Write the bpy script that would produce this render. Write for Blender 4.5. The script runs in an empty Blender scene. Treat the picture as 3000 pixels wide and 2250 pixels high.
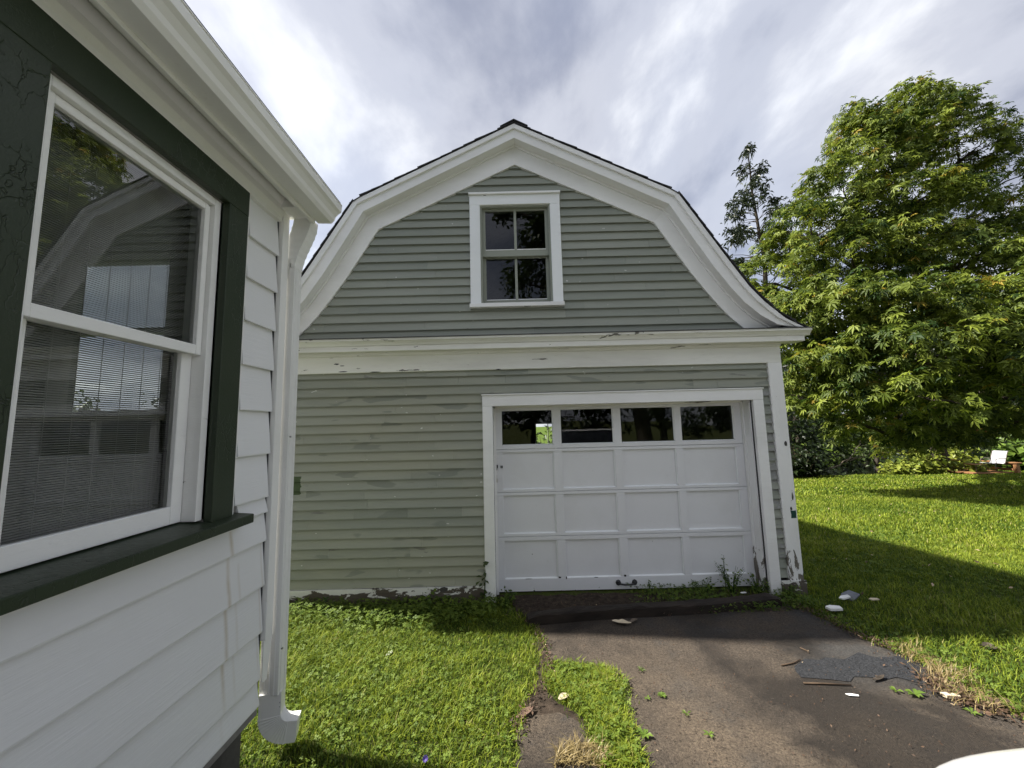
import bpy, bmesh, math, random
import numpy as np
from mathutils import Vector, Matrix
from mathutils.geometry import delaunay_2d_cdt
random.seed(7); rng = np.random.default_rng(11)
R = math.radians
scn = bpy.context.scene
col = scn.collection

# ------------------------------------------------------------------ camera
CAM_Z = 1.65
FPX, PITCH, ROLL = 1110.0, R(6.3), R(-1.42)
_f = np.array([0, math.cos(PITCH), math.sin(PITCH)]); _r = np.array([1.0, 0, 0]); _u = np.cross(_r, _f)
CR = math.cos(ROLL) * _r + math.sin(ROLL) * _u
CU = math.cos(ROLL) * _u - math.sin(ROLL) * _r
CF = _f
cd = bpy.data.cameras.new('camera'); cd.sensor_width = 36.0; cd.lens = FPX / 3000 * 36
cd.clip_start = 0.02; cd.clip_end = 3000
co = bpy.data.objects.new('camera', cd); col.objects.link(co)
co.matrix_world = Matrix(((CR[0], CU[0], -CF[0], 0), (CR[1], CU[1], -CF[1], 0), (CR[2], CU[2], -CF[2], CAM_Z), (0, 0, 0, 1)))
scn.camera = co

# ------------------------------------------------------------------ light
SUN = Vector((-0.85, 0.16, 1.0)).normalized()
EXPOSURE = 1.42
sd = bpy.data.lights.new('sun', 'SUN'); sd.energy = 4.7; sd.angle = R(1.6); sd.color = (1.0, 0.95, 0.86)
so = bpy.data.objects.new('sun', sd); col.objects.link(so)
so.rotation_euler = (-SUN).to_track_quat('-Z', 'Y').to_euler(); so.location = (-20, 5, 25)
w = bpy.data.worlds.new('World'); scn.world = w; w.use_nodes = True
def build_world():
    nt = w.node_tree; N = nt.nodes; L = nt.links; N.clear()
    def nd(t, **k):
        n = N.new(t)
        for a, b in k.items(): setattr(n, a, b)
        return n
    out = nd('ShaderNodeOutputWorld'); bg = nd('ShaderNodeBackground'); bg.inputs[1].default_value = 0.1
    sky = nd('ShaderNodeTexSky', sky_type='NISHITA', sun_disc=False)
    sky.sun_elevation = math.asin(SUN.z); sky.sun_rotation = math.atan2(SUN.x, SUN.y) % (2 * math.pi)
    sky.dust_density = 2.0
    tc = nd('ShaderNodeTexCoord'); sep = nd('ShaderNodeSeparateXYZ'); L.new(tc.outputs['Generated'], sep.inputs[0])
    mz = nd('ShaderNodeMath', operation='MAXIMUM'); mz.inputs[1].default_value = 0.0; L.new(sep.outputs[2], mz.inputs[0])
    az = nd('ShaderNodeMath', operation='ADD'); az.inputs[1].default_value = 0.28; L.new(mz.outputs[0], az.inputs[0])
    dx = nd('ShaderNodeMath', operation='DIVIDE'); dy = nd('ShaderNodeMath', operation='DIVIDE')
    L.new(sep.outputs[0], dx.inputs[0]); L.new(az.outputs[0], dx.inputs[1]); L.new(sep.outputs[1], dy.inputs[0]); L.new(az.outputs[0], dy.inputs[1])
    cmb = nd('ShaderNodeCombineXYZ'); L.new(dx.outputs[0], cmb.inputs[0]); L.new(dy.outputs[0], cmb.inputs[1])
    def noise(scale, det, rough, dist, off):
        mp = nd('ShaderNodeMapping'); mp.inputs['Location'].default_value = off; mp.inputs['Rotation'].default_value = (0, 0, 0.5)
        mp.inputs['Scale'].default_value = (1.0, 0.72, 1)
        L.new(cmb.outputs[0], mp.inputs[0])
        n = nd('ShaderNodeTexNoise'); n.inputs['Scale'].default_value = scale; n.inputs['Detail'].default_value = det
        n.inputs['Roughness'].default_value = rough; n.inputs['Distortion'].default_value = dist
        L.new(mp.outputs[0], n.inputs['Vector']); return n
    n1 = noise(1.9, 9, 0.54, 0.25, (3.1, 1.7, 0))
    n2 = noise(0.9, 5, 0.45, 0.2, (8.4, 5.2, 2))
    rp = nd('ShaderNodeValToRGB'); rp.color_ramp.interpolation = 'EASE'
    e = rp.color_ramp.elements
    e[0].position = 0.34; e[0].color = (1.38, 1.50, 1.92, 1)
    e[1].position = 0.66; e[1].color = (4.5, 4.55, 4.65, 1)
    m = rp.color_ramp.elements.new(0.5); m.color = (2.5, 2.6, 2.95, 1)
    L.new(n1.outputs['Fac'], rp.inputs[0])
    thin = nd('ShaderNodeMapRange'); thin.inputs[1].default_value = 0.42; thin.inputs[2].default_value = 0.66
    thin.inputs[3].default_value = 0.97; thin.inputs[4].default_value = 0.72
    L.new(n2.outputs['Fac'], thin.inputs[0])
    mx = nd('ShaderNodeMix', data_type='RGBA'); L.new(thin.outputs[0], mx.inputs[0]); L.new(sky.outputs[0], mx.inputs[6]); L.new(rp.outputs[0], mx.inputs[7])
    L.new(mx.outputs[2], bg.inputs[0]); L.new(bg.outputs[0], out.inputs[0])
build_world()
vs = scn.view_settings; vs.view_transform = 'Standard'; vs.look = 'None'; vs.exposure = EXPOSURE; vs.gamma = 1.0; vs.use_curve_mapping = False
scn.cycles.max_bounces = 8; scn.cycles.transparent_max_bounces = 24; scn.cycles.diffuse_bounces = 4
scn.cycles.use_denoising = True

# ------------------------------------------------------------------ helpers
def ray(px, py): return (px - 1500) / FPX * CR - (py - 1125) / FPX * CU + CF
def on_y(px, py, Y): d = ray(px, py); d = d * Y / d[1]; return Vector((d[0], d[1], d[2] + CAM_Z))
def smooth(t): t = np.clip(t, 0, 1); return t * t * (3 - 2 * t)
def g(x, y):
    x = np.asarray(x, float); y = np.asarray(y, float)
    z = -0.09 * smooth((y - 1.8) / 2.0)
    drop = 0.083 * np.maximum(0, y - 4.3)
    z = z - drop * smooth((x - 0.5) / 3.0 + 0.6)
    edge = 21.2 + 0.5 * np.sin(x * 0.7) + 0.3 * np.sin(x * 1.9 + 1)
    bank = smooth((y - edge) / 1.6)
    z = z * (1 - bank) + (-3.0) * bank
    far = smooth((y - 33 - np.sin(x * 0.3)) / 4.0)
    z = z * (1 - far) + (-1.0) * far
    z = z + 0.012 * np.sin(x * 2.3 + 0.4) * np.sin(y * 1.9 + 1.1) * smooth((np.abs(y - 12)) / 3)
    return z
def gz(x, y): return float(g(x, y))
def G(px, py):
    d = ray(px, py); t = 0.3
    for i in range(4000):
        p = d * t
        if p[2] + CAM_Z <= gz(p[0], p[1]): break
        t *= 1.004
    for i in range(12):
        p = d * t; t += (gz(p[0], p[1]) - (p[2] + CAM_Z)) / d[2] * 0.9
    p = d * t
    return Vector((p[0], p[1], gz(p[0], p[1])))

def root(name, loc, label, cat, group=None):
    o = bpy.data.objects.new(name, None); col.objects.link(o); o.location = loc; o.empty_display_size = 0.2
    tag(o, label, cat, group); return o
def tag(o, label=None, cat=None, group=None, kind=None):
    if label: o['label'] = label
    if cat: o['category'] = cat
    if group: o['group'] = group
    if kind: o['kind'] = kind
    return o
def adopt(o, parent):
    if parent is None: return
    o.parent = parent
    m = Matrix.Identity(4); p = parent
    loc = Vector((0, 0, 0))
    while p is not None:
        if p.type == 'EMPTY': loc += p.location
        p = p.parent
    if parent.type == 'EMPTY': o.matrix_parent_inverse = Matrix.Translation(-loc)
def finish(me, name, mat, parent, smooth_=False, bevel=0.0):
    o = bpy.data.objects.new(name, me); col.objects.link(o)
    if mat: me.materials.append(mat)
    if smooth_:
        me.polygons.foreach_set('use_smooth', np.ones(len(me.polygons), bool))
    if bevel:
        b = o.modifiers.new('bevel', 'BEVEL'); b.width = bevel; b.segments = 2; b.limit_method = 'ANGLE'
    adopt(o, parent); return o
class MB:
    def __init__(s): s.v = []; s.f = []
    def add(s, v, f):
        n = len(s.v); s.v += [tuple(p) for p in v]; s.f += [tuple(i + n for i in q) for q in f]; return s
    def box(s, x0, x1, y0, y1, z0, z1):
        return s.add([(x0,y0,z0),(x1,y0,z0),(x1,y1,z0),(x0,y1,z0),(x0,y0,z1),(x1,y0,z1),(x1,y1,z1),(x0,y1,z1)],
                     [(0,3,2,1),(4,5,6,7),(0,1,5,4),(1,2,6,5),(2,3,7,6),(3,0,4,7)])
    def hexa(s, b, t):
        return s.add(list(b) + list(t), [(0,3,2,1),(4,5,6,7),(0,1,5,4),(1,2,6,5),(2,3,7,6),(3,0,4,7)])
    def prism(s, poly, fn, a, b):
        n = len(poly); v = [fn(p, a) for p in poly] + [fn(p, b) for p in poly]
        f = [(i, (i + 1) % n, (i + 1) % n + n, i + n) for i in range(n)]
        return s.add(v, f + [tuple(range(n))[::-1], tuple(range(n, 2 * n))])
    def tube(s, pts, rad, n=8, cap=True):
        pts = [Vector(p) for p in pts]
        if not hasattr(rad, '__len__'): rad = [rad] * len(pts)
        rings = []; up = None
        for i, p in enumerate(pts):
            t = (pts[min(i + 1, len(pts) - 1)] - pts[max(i - 1, 0)]).normalized()
            if up is None:
                up = Vector((0, 0, 1)) if abs(t.z) < 0.9 else Vector((1, 0, 0))
            a = t.cross(up).normalized(); b = a.cross(t).normalized(); up = b
            rings.append([p + a * (rad[i] * math.cos(2 * math.pi * k / n)) + b * (rad[i] * math.sin(2 * math.pi * k / n)) for k in range(n)])
        v = [q for r_ in rings for q in r_]; f = []
        for i in range(len(pts) - 1):
            for k in range(n):
                f.append((i * n + k, i * n + (k + 1) % n, (i + 1) * n + (k + 1) % n, (i + 1) * n + k))
        if cap: f += [tuple(range(n))[::-1], tuple(range((len(pts) - 1) * n, len(pts) * n))]
        return s.add(v, f)
    def build(s, name, mat, parent=None, smooth_=False, bevel=0.0, fix=True):
        me = bpy.data.meshes.new(name); me.from_pydata(s.v, [], s.f)
        if fix:
            bm = bmesh.new(); bm.from_mesh(me); bmesh.ops.recalc_face_normals(bm, faces=bm.faces); bm.to_mesh(me); bm.free()
        me.update(); return finish(me, name, mat, parent, smooth_, bevel)
def np_mesh(name, V, F3, mat, parent=None, tint=None, smooth_=False):
    me = bpy.data.meshes.new(name); nv, nf = len(V), len(F3)
    me.vertices.add(nv); me.vertices.foreach_set('co', np.ascontiguousarray(V, np.float32).ravel())
    k = F3.shape[1]
    me.loops.add(nf * k); me.loops.foreach_set('vertex_index', np.ascontiguousarray(F3, np.int32).ravel())
    me.polygons.add(nf); me.polygons.foreach_set('loop_start', np.arange(0, nf * k, k, dtype=np.int32))
    try: me.polygons.foreach_set('loop_total', np.full(nf, k, np.int32))
    except Exception: pass
    me.update(calc_edges=True)
    if tint is not None:
        a = me.attributes.new('tint', 'FLOAT', 'POINT'); a.data.foreach_set('value', np.ascontiguousarray(tint, np.float32))
    return finish(me, name, mat, parent, smooth_)

# ------------------------------------------------------------------ materials
class MT:
    def __init__(s, name):
        s.m = bpy.data.materials.new(name); s.m.use_nodes = True; s.nt = s.m.node_tree; s.N = s.nt.nodes; s.N.clear()
        s.out = s.N.new('ShaderNodeOutputMaterial'); s.b = s.N.new('ShaderNodeBsdfPrincipled'); s.link(s.b.outputs[0], s.out.inputs[0])
        s.tc = s.N.new('ShaderNodeTexCoord')
    def link(s, a, b): s.nt.links.new(a, b)
    def nd(s, t, **k):
        n = s.N.new(t)
        for a, b in k.items(): setattr(n, a, b)
        return n
    def setin(s, sock, val):
        if hasattr(val, 'is_linked') or hasattr(val, 'links'): s.link(val, sock)
        elif isinstance(val, (tuple, list)): sock.default_value = (*val, 1.0) if len(val) == 3 and sock.type == 'RGBA' else val
        else: sock.default_value = val
    def noise(s, scale=5, detail=4, rough=0.55, stretch=(1, 1, 1), dist=0.0, off=(0, 0, 0), coord='Object', rnd=False):
        mp = s.nd('ShaderNodeMapping'); mp.inputs['Scale'].default_value = stretch; mp.inputs['Location'].default_value = off
        if rnd:
            oi = s.nd('ShaderNodeObjectInfo'); mu = s.math('MULTIPLY', oi.outputs['Random'], 37.0)
            cb = s.nd('ShaderNodeCombineXYZ'); s.link(mu, cb.inputs[0]); s.link(mu, cb.inputs[1]); s.link(mu, cb.inputs[2])
            s.link(cb.outputs[0], mp.inputs['Location'])
        s.link(s.tc.outputs[coord], mp.inputs[0])
        n = s.nd('ShaderNodeTexNoise'); n.inputs['Scale'].default_value = scale; n.inputs['Detail'].default_value = detail
        n.inputs['Roughness'].default_value = rough; n.inputs['Distortion'].default_value = dist
        s.link(mp.outputs[0], n.inputs['Vector']); return n.outputs['Fac']
    def math(s, op, a, b=0.0, c=0.0):
        n = s.nd('ShaderNodeMath', operation=op)
        for i, x in enumerate((a, b, c)): s.setin(n.inputs[i], x)
        return n.outputs[0]
    def rng(s, v, a, b, c=0.0, d=1.0):
        n = s.nd('ShaderNodeMapRange'); s.setin(n.inputs[0], v)
        for i, x in enumerate((a, b, c, d)): n.inputs[i + 1].default_value = x
        return n.outputs[0]
    def mix(s, f, a, b):
        n = s.nd('ShaderNodeMix', data_type='RGBA'); s.setin(n.inputs[0], f); s.setin(n.inputs[6], a); s.setin(n.inputs[7], b); return n.outputs[2]
    def bump(s, h, strength=0.3, dist=0.01):
        n = s.nd('ShaderNodeBump'); n.inputs['Strength'].default_value = strength; n.inputs['Distance'].default_value = dist; s.setin(n.inputs['Height'], h)
        s.link(n.outputs[0], s.b.inputs['Normal']); return n
    def base(s, c, rough=0.5, spec=0.5, metal=0.0):
        s.setin(s.b.inputs['Base Color'], c); s.setin(s.b.inputs['Roughness'], rough); s.b.inputs['Specular IOR Level'].default_value = spec
        s.b.inputs['Metallic'].default_value = metal; return s.m
    def xyz(s):
        n = s.nd('ShaderNodeSeparateXYZ'); s.link(s.tc.outputs['Object'], n.inputs[0]); return n.outputs
M = {}
def paint(name, base, under=(0.17, 0.16, 0.14), peel=0.0, dirt=0.25, rough=0.5, st=(1, 1, 1), grain=0.25, dirtcol=(0.30, 0.28, 0.24), rnd=True, low_peel=None, crack=0.0, pscale=9):
    t = MT(name); c = base
    d = t.noise(1.7, 6, 0.65, st, rnd=rnd); c = t.mix(t.math('MULTIPLY', t.rng(d, 0.45, 0.8), dirt), c, dirtcol)
    f = t.noise(38, 3, 0.6, (st[0] * 0.6, st[1], st[2]), rnd=rnd)
    c = t.mix(t.math('MULTIPLY', t.rng(f, 0.62, 0.85), dirt * 0.8), c, dirtcol)
    fine = t.noise(160, 3, 0.6, (st[0] * 0.25, st[1], st[2] * 1.0)); h = t.math('MULTIPLY', fine, 0.35)
    if peel > 0 or low_peel:
        p = t.noise(pscale, 8, 0.62, st, dist=0.6, rnd=rnd); lo = 0.74 - peel * 0.22
        if low_peel:
            z = t.xyz()[2]; p = t.math('ADD', p, t.rng(z, low_peel[0], low_peel[1], low_peel[2], 0.0))
        k = t.rng(p, lo, lo + 0.012)
        wood = t.mix(t.noise(60, 4, 0.6, (0.15, 1, 1)), under, tuple(x * 0.45 for x in under))
        c = t.mix(k, c, wood); h = t.math('ADD', h, t.math('MULTIPLY', k, -1.3))
        h = t.math('ADD', h, t.math('MULTIPLY', t.rng(p, lo - 0.03, lo), 0.6))
    if crack > 0:
        v = t.nd('ShaderNodeTexVoronoi', feature='DISTANCE_TO_EDGE'); v.inputs['Scale'].default_value = 26
        mp = t.nd('ShaderNodeMapping'); mp.inputs['Scale'].default_value = (1, 1, 0.35); t.link(t.tc.outputs['Object'], mp.inputs[0])
        wv = t.noise(12, 3, 0.6); av = t.nd('ShaderNodeVectorMath', operation='ADD'); t.link(mp.outputs[0], av.inputs[0])
        cb = t.nd('ShaderNodeCombineXYZ'); t.link(t.math('MULTIPLY', wv, 0.12), cb.inputs[0]); t.link(t.math('MULTIPLY', wv, 0.12), cb.inputs[1]); t.link(cb.outputs[0], av.inputs[1])
        t.link(av.outputs[0], v.inputs['Vector'])
        gate = t.rng(t.noise(4, 3, 0.5), 0.48, 0.62)
        ck = t.math('MULTIPLY', t.rng(v.outputs[0], 0.0, 0.035, 1.0, 0.0), gate)
        h = t.math('SUBTRACT', h, t.math('MULTIPLY', ck, crack)); c = t.mix(t.math('MULTIPLY', ck, 0.45), c, tuple(x * 0.35 for x in base))
    t.bump(h, grain, 0.004)
    M[name] = t.base(c, t.rng(fine, 0.3, 0.7, rough - 0.06, rough + 0.08), 0.4); return M[name]
WH = (0.80, 0.80, 0.79)
paint('trim', WH, peel=0.12, st=(0.5, 1, 1.6), dirt=0.22)
paint('trim_worn', (0.76, 0.755, 0.71), peel=0.42, st=(0.35, 1, 2.2), dirt=0.45, pscale=7)
paint('trim_post', WH, peel=0.36, st=(1.6, 1, 0.6), dirt=0.25, low_peel=(0.02, 0.5, 0.22), under=(0.20, 0.18, 0.15), grain=0.5)
paint('trim_peeling', (0.70, 0.70, 0.66), peel=0.5, st=(0.6, 1, 1.3), dirt=0.4, low_peel=(-0.09, 0.09, 0.42), under=(0.12, 0.10, 0.08), pscale=11, grain=0.6)
paint('trim_clean', (0.80, 0.82, 0.82), peel=0.0, dirt=0.12)
paint('door_paint', (0.72, 0.725, 0.74), peel=0.06, dirt=0.16, low_peel=(-0.07, 0.06, 0.10), grain=0.18)
paint('vinyl', (0.74, 0.745, 0.75), dirt=0.16, rough=0.42, st=(1, 0.25, 2.2), grain=0.35, rnd=False)
paint('aluminium_white', (0.78, 0.78, 0.76), dirt=0.22, rough=0.36, grain=0.05, rnd=False, dirtcol=(0.36, 0.34, 0.28))
paint('green_paint', (0.022, 0.034, 0.017), dirt=0.3, dirtcol=(0.045, 0.05, 0.035), rough=0.42, crack=1.6, grain=0.6, rnd=False)
paint('sash_white', (0.80, 0.80, 0.78), peel=0.2, dirt=0.2, st=(1, 0.4, 1.6), grain=0.6)
paint('sash_green', (0.27, 0.29, 0.24), under=(0.5, 0.49, 0.45), peel=0.3, dirt=0.3)
def sage(name, patch):
    t = MT(name); oi = t.nd('ShaderNodeObjectInfo'); r = oi.outputs['Random']
    c = t.mix(r, (0.226, 0.243, 0.203), (0.290, 0.304, 0.256))
    n = t.noise(1.6, 5, 0.6, (0.5, 1, 3.0), rnd=True)
    c = t.mix(t.rng(n, 0.42, 0.75, 0, 0.5), c, (0.185, 0.202, 0.178))
    n4 = t.noise(5, 5, 0.65, (0.35, 1, 2.5), rnd=True)
    if patch:
        X = t.xyz()
        ye = t.rng(t.noise(0.9, 4, 0.55, (0.7, 1, 2.5), off=(4, 0, 1)), 0.40, 0.66, 0, 0.8)
        c = t.mix(ye, c, (0.315, 0.316, 0.245))
        dk = t.rng(t.noise(2.6, 2, 0.4, (0.8, 1, 3.2), dist=0.3, rnd=True), 0.635, 0.66, 0, 0.62)
        c = t.mix(dk, c, (0.158, 0.172, 0.145))
        wx = t.math('ADD', X[0], t.math('MULTIPLY', t.noise(14, 3, 0.6), 0.12))
        sp = t.math('LESS_THAN', wx, -2.14)
        zz = t.math('MULTIPLY', t.math('GREATER_THAN', X[2], 1.0), t.math('LESS_THAN', X[2], 1.185))
        c = t.mix(t.math('MULTIPLY', sp, zz), c, (0.050, 0.078, 0.028))
    p = t.noise(7, 8, 0.62, (0.3, 1, 1.8), dist=0.5, rnd=True); lo = 0.665 if patch else 0.70
    if name == 'sage_edge': lo = 0.50
    k = t.rng(p, lo, lo + 0.012); wood = t.mix(t.noise(50, 3, 0.6, (0.2, 1, 1)), (0.26, 0.25, 0.23), (0.10, 0.10, 0.09))
    if name == 'sage_edge': wood = t.mix(t.noise(30, 3, 0.6), (0.36, 0.36, 0.36), (0.10, 0.10, 0.09))
    c = t.mix(t.math('MULTIPLY', k, 0.8), c, wood)
    wf = t.rng(t.noise(26, 2, 0.5, (0.5, 1, 1), rnd=True), 0.745, 0.76)
    c = t.mix(wf, c, (0.6, 0.6, 0.55))
    h = t.math('ADD', t.math('MULTIPLY', t.noise(110, 4, 0.65, (0.12, 1, 1)), 0.6), t.math('MULTIPLY', k, -1.2))
    h = t.math('ADD', h, t.math('MULTIPLY', n4, 1.2))
    t.bump(h, 0.42, 0.005); M[name] = t.base(c, 0.55, 0.35)
sage('sage_gable', False); sage('sage_lower', True); sage('sage_edge', False)
def simple(name, c, rough=0.6, spec=0.4, metal=0.0, var=0.25, scale=12, bump=0.2, st=(1, 1, 1)):
    t = MT(name); n = t.noise(scale, 5, 0.6, st)
    cc = t.mix(t.rng(n, 0.3, 0.7), tuple(x * (1 - var) for x in c), tuple(min(1, x * (1 + var)) for x in c))
    t.bump(t.noise(scale * 6, 4, 0.6, st), bump, 0.006); M[name] = t.base(cc, rough, spec, metal); return M[name]
simple('dark_flashing', (0.05, 0.05, 0.055), 0.6); simple('shingle', (0.045, 0.045, 0.048), 0.9, 0.2, var=0.4, scale=30, bump=0.6)
simple('concrete_dark', (0.075, 0.072, 0.066), 0.9, 0.2, var=0.4, scale=6, bump=0.7)
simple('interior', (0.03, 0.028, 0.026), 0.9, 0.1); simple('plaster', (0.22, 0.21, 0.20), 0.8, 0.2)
simple('iron', (0.045, 0.045, 0.048), 0.45, 0.5, 0.6); simple('steel', (0.35, 0.35, 0.36), 0.35, 0.5, 0.9)
simple('brass', (0.16, 0.10, 0.05), 0.5, 0.5, 0.7)
simple('timber_dark', (0.022, 0.016, 0.012), 0.75, 0.3, var=0.55, scale=9, bump=0.9, st=(0.25, 1, 1))
simple('brick', (0.13, 0.085, 0.062), 0.9, 0.2, var=0.3, scale=18, bump=0.6)
simple('bark', (0.055, 0.045, 0.036), 0.95, 0.1, var=0.45, scale=14, bump=1.0, st=(1, 1, 0.3))
simple('bark_pale', (0.16, 0.13, 0.10), 0.95, 0.1, var=0.45, scale=14, bump=1.0, st=(1, 1, 0.3))
simple('cedar', (0.27, 0.135, 0.06), 0.6, 0.3, var=0.3, scale=8, st=(0.4, 1, 1))
simple('sling_fabric', (0.38, 0.38, 0.40), 0.7, 0.2, var=0.05); simple('chair_metal', (0.10, 0.08, 0.065), 0.5, 0.5, 0.3)
simple('dirt', (0.040, 0.030, 0.022), 0.95, 0.15, var=0.6, scale=22, bump=1.0)
simple('paper', (0.75, 0.75, 0.73), 0.7, 0.2, var=0.1); simple('slate', (0.14, 0.15, 0.17), 0.6, 0.4)
simple('tan_scrap', (0.55, 0.47, 0.34), 0.7, 0.2, var=0.2); simple('twig', (0.07, 0.05, 0.035), 0.9, 0.1, var=0.4)
simple('violet', (0.14, 0.10, 0.36), 0.6, 0.2); simple('nut', (0.42, 0.22, 0.06), 0.6, 0.3)
simple('rubber', (0.015, 0.015, 0.016), 0.8, 0.3); simple('lamp_glass', (0.7, 0.7, 0.72), 0.1, 0.6)
simple('green_chip', (0.012, 0.055, 0.045), 0.6, 0.3)
simple('shade_slat', (0.36, 0.355, 0.34), 0.55, 0.4, var=0.1)
t = MT('car_paint'); t.b.inputs['Coat Weight'].default_value = 1.0; t.b.inputs['Coat Roughness'].default_value = 0.04; M['car_paint'] = t.base((0.82, 0.82, 0.83), 0.35)
def glass(name, ior, tintc=(0.85, 0.88, 0.87), wav=0.0):
    t = MT(name); t.N.remove(t.b)
    fr = t.nd('ShaderNodeFresnel'); fr.inputs['IOR'].default_value = ior
    gl = t.nd('ShaderNodeBsdfGlossy'); gl.inputs['Roughness'].default_value = 0.0; gl.inputs['Color'].default_value = (1, 1, 1, 1)
    tr = t.nd('ShaderNodeBsdfTransparent'); tr.inputs['Color'].default_value = (*tintc, 1)
    if wav:
        bm_ = t.nd('ShaderNodeBump'); bm_.inputs['Strength'].default_value = wav; bm_.inputs['Distance'].default_value = 0.01; t.setin(bm_.inputs['Height'], t.noise(3.0, 2, 0.4, rnd=True)); t.link(bm_.outputs[0], gl.inputs['Normal'])
    mx = t.nd('ShaderNodeMixShader'); t.link(fr.outputs[0], mx.inputs[0]); t.link(tr.outputs[0], mx.inputs[1]); t.link(gl.outputs[0], mx.inputs[2]); t.link(mx.outputs[0], t.out.inputs[0])
    M[name] = t.m
glass('glass', 1.58, wav=0.05); glass('glass_house', 1.95, wav=0.03); glass('car_glass', 1.6, (0.25, 0.27, 0.27))
def leafy(name, a, b, c=None, transl=0.35, rough=0.45, spec=0.35):
    t = MT(name); at = t.nd('ShaderNodeAttribute'); at.attribute_name = 'tint'
    rp = t.nd('ShaderNodeValToRGB'); e = rp.color_ramp.elements; e[0].color = (*a, 1); e[1].color = (*b, 1); e[1].position = 0.9 if c else 1.0
    if c: q = e.new(1.0); q.color = (*c, 1)
    t.link(at.outputs['Fac'], rp.inputs[0]); cc = rp.outputs[0]
    t.base(cc, rough, spec)
    tl = t.nd('ShaderNodeBsdfTranslucent'); t.link(cc, tl.inputs[0]); mx = t.nd('ShaderNodeMixShader'); mx.inputs[0].default_value = transl
    t.link(t.b.outputs[0], mx.inputs[1]); t.link(tl.outputs[0], mx.inputs[2]); t.link(mx.outputs[0], t.out.inputs[0]); M[name] = t.m
leafy('leaf_chestnut', (0.024, 0.052, 0.009), (0.235, 0.285, 0.036), (0.28, 0.21, 0.03), rough=0.55, spec=0.25)
leafy('leaf_dark_shaded', (0.008, 0.016, 0.005), (0.032, 0.052, 0.012)); leafy('leaf_mid', (0.020, 0.038, 0.010), (0.065, 0.095, 0.020))  # darkest leaf tone has the shade under the canopy put into its colour
leafy('leaf_conifer', (0.016, 0.028, 0.014), (0.045, 0.062, 0.022), transl=0.15)
leafy('leaf_bright', (0.12, 0.17, 0.025), (0.30, 0.33, 0.05)); leafy('leaf_fresh', (0.07, 0.13, 0.02), (0.17, 0.25, 0.04))
leafy('leaf_weed', (0.035, 0.075, 0.014), (0.150, 0.210, 0.030), rough=0.6, spec=0.2)
leafy('grass_blade', (0.048, 0.098, 0.008), (0.320, 0.375, 0.035), (0.36, 0.33, 0.12), transl=0.35, rough=0.6, spec=0.2)
leafy('dry_grass', (0.20, 0.15, 0.06), (0.36, 0.28, 0.13), transl=0.2)
leafy('litter', (0.028, 0.018, 0.012), (0.12, 0.07, 0.04), (0.40, 0.30, 0.19), transl=0.1, rough=0.7)
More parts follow.
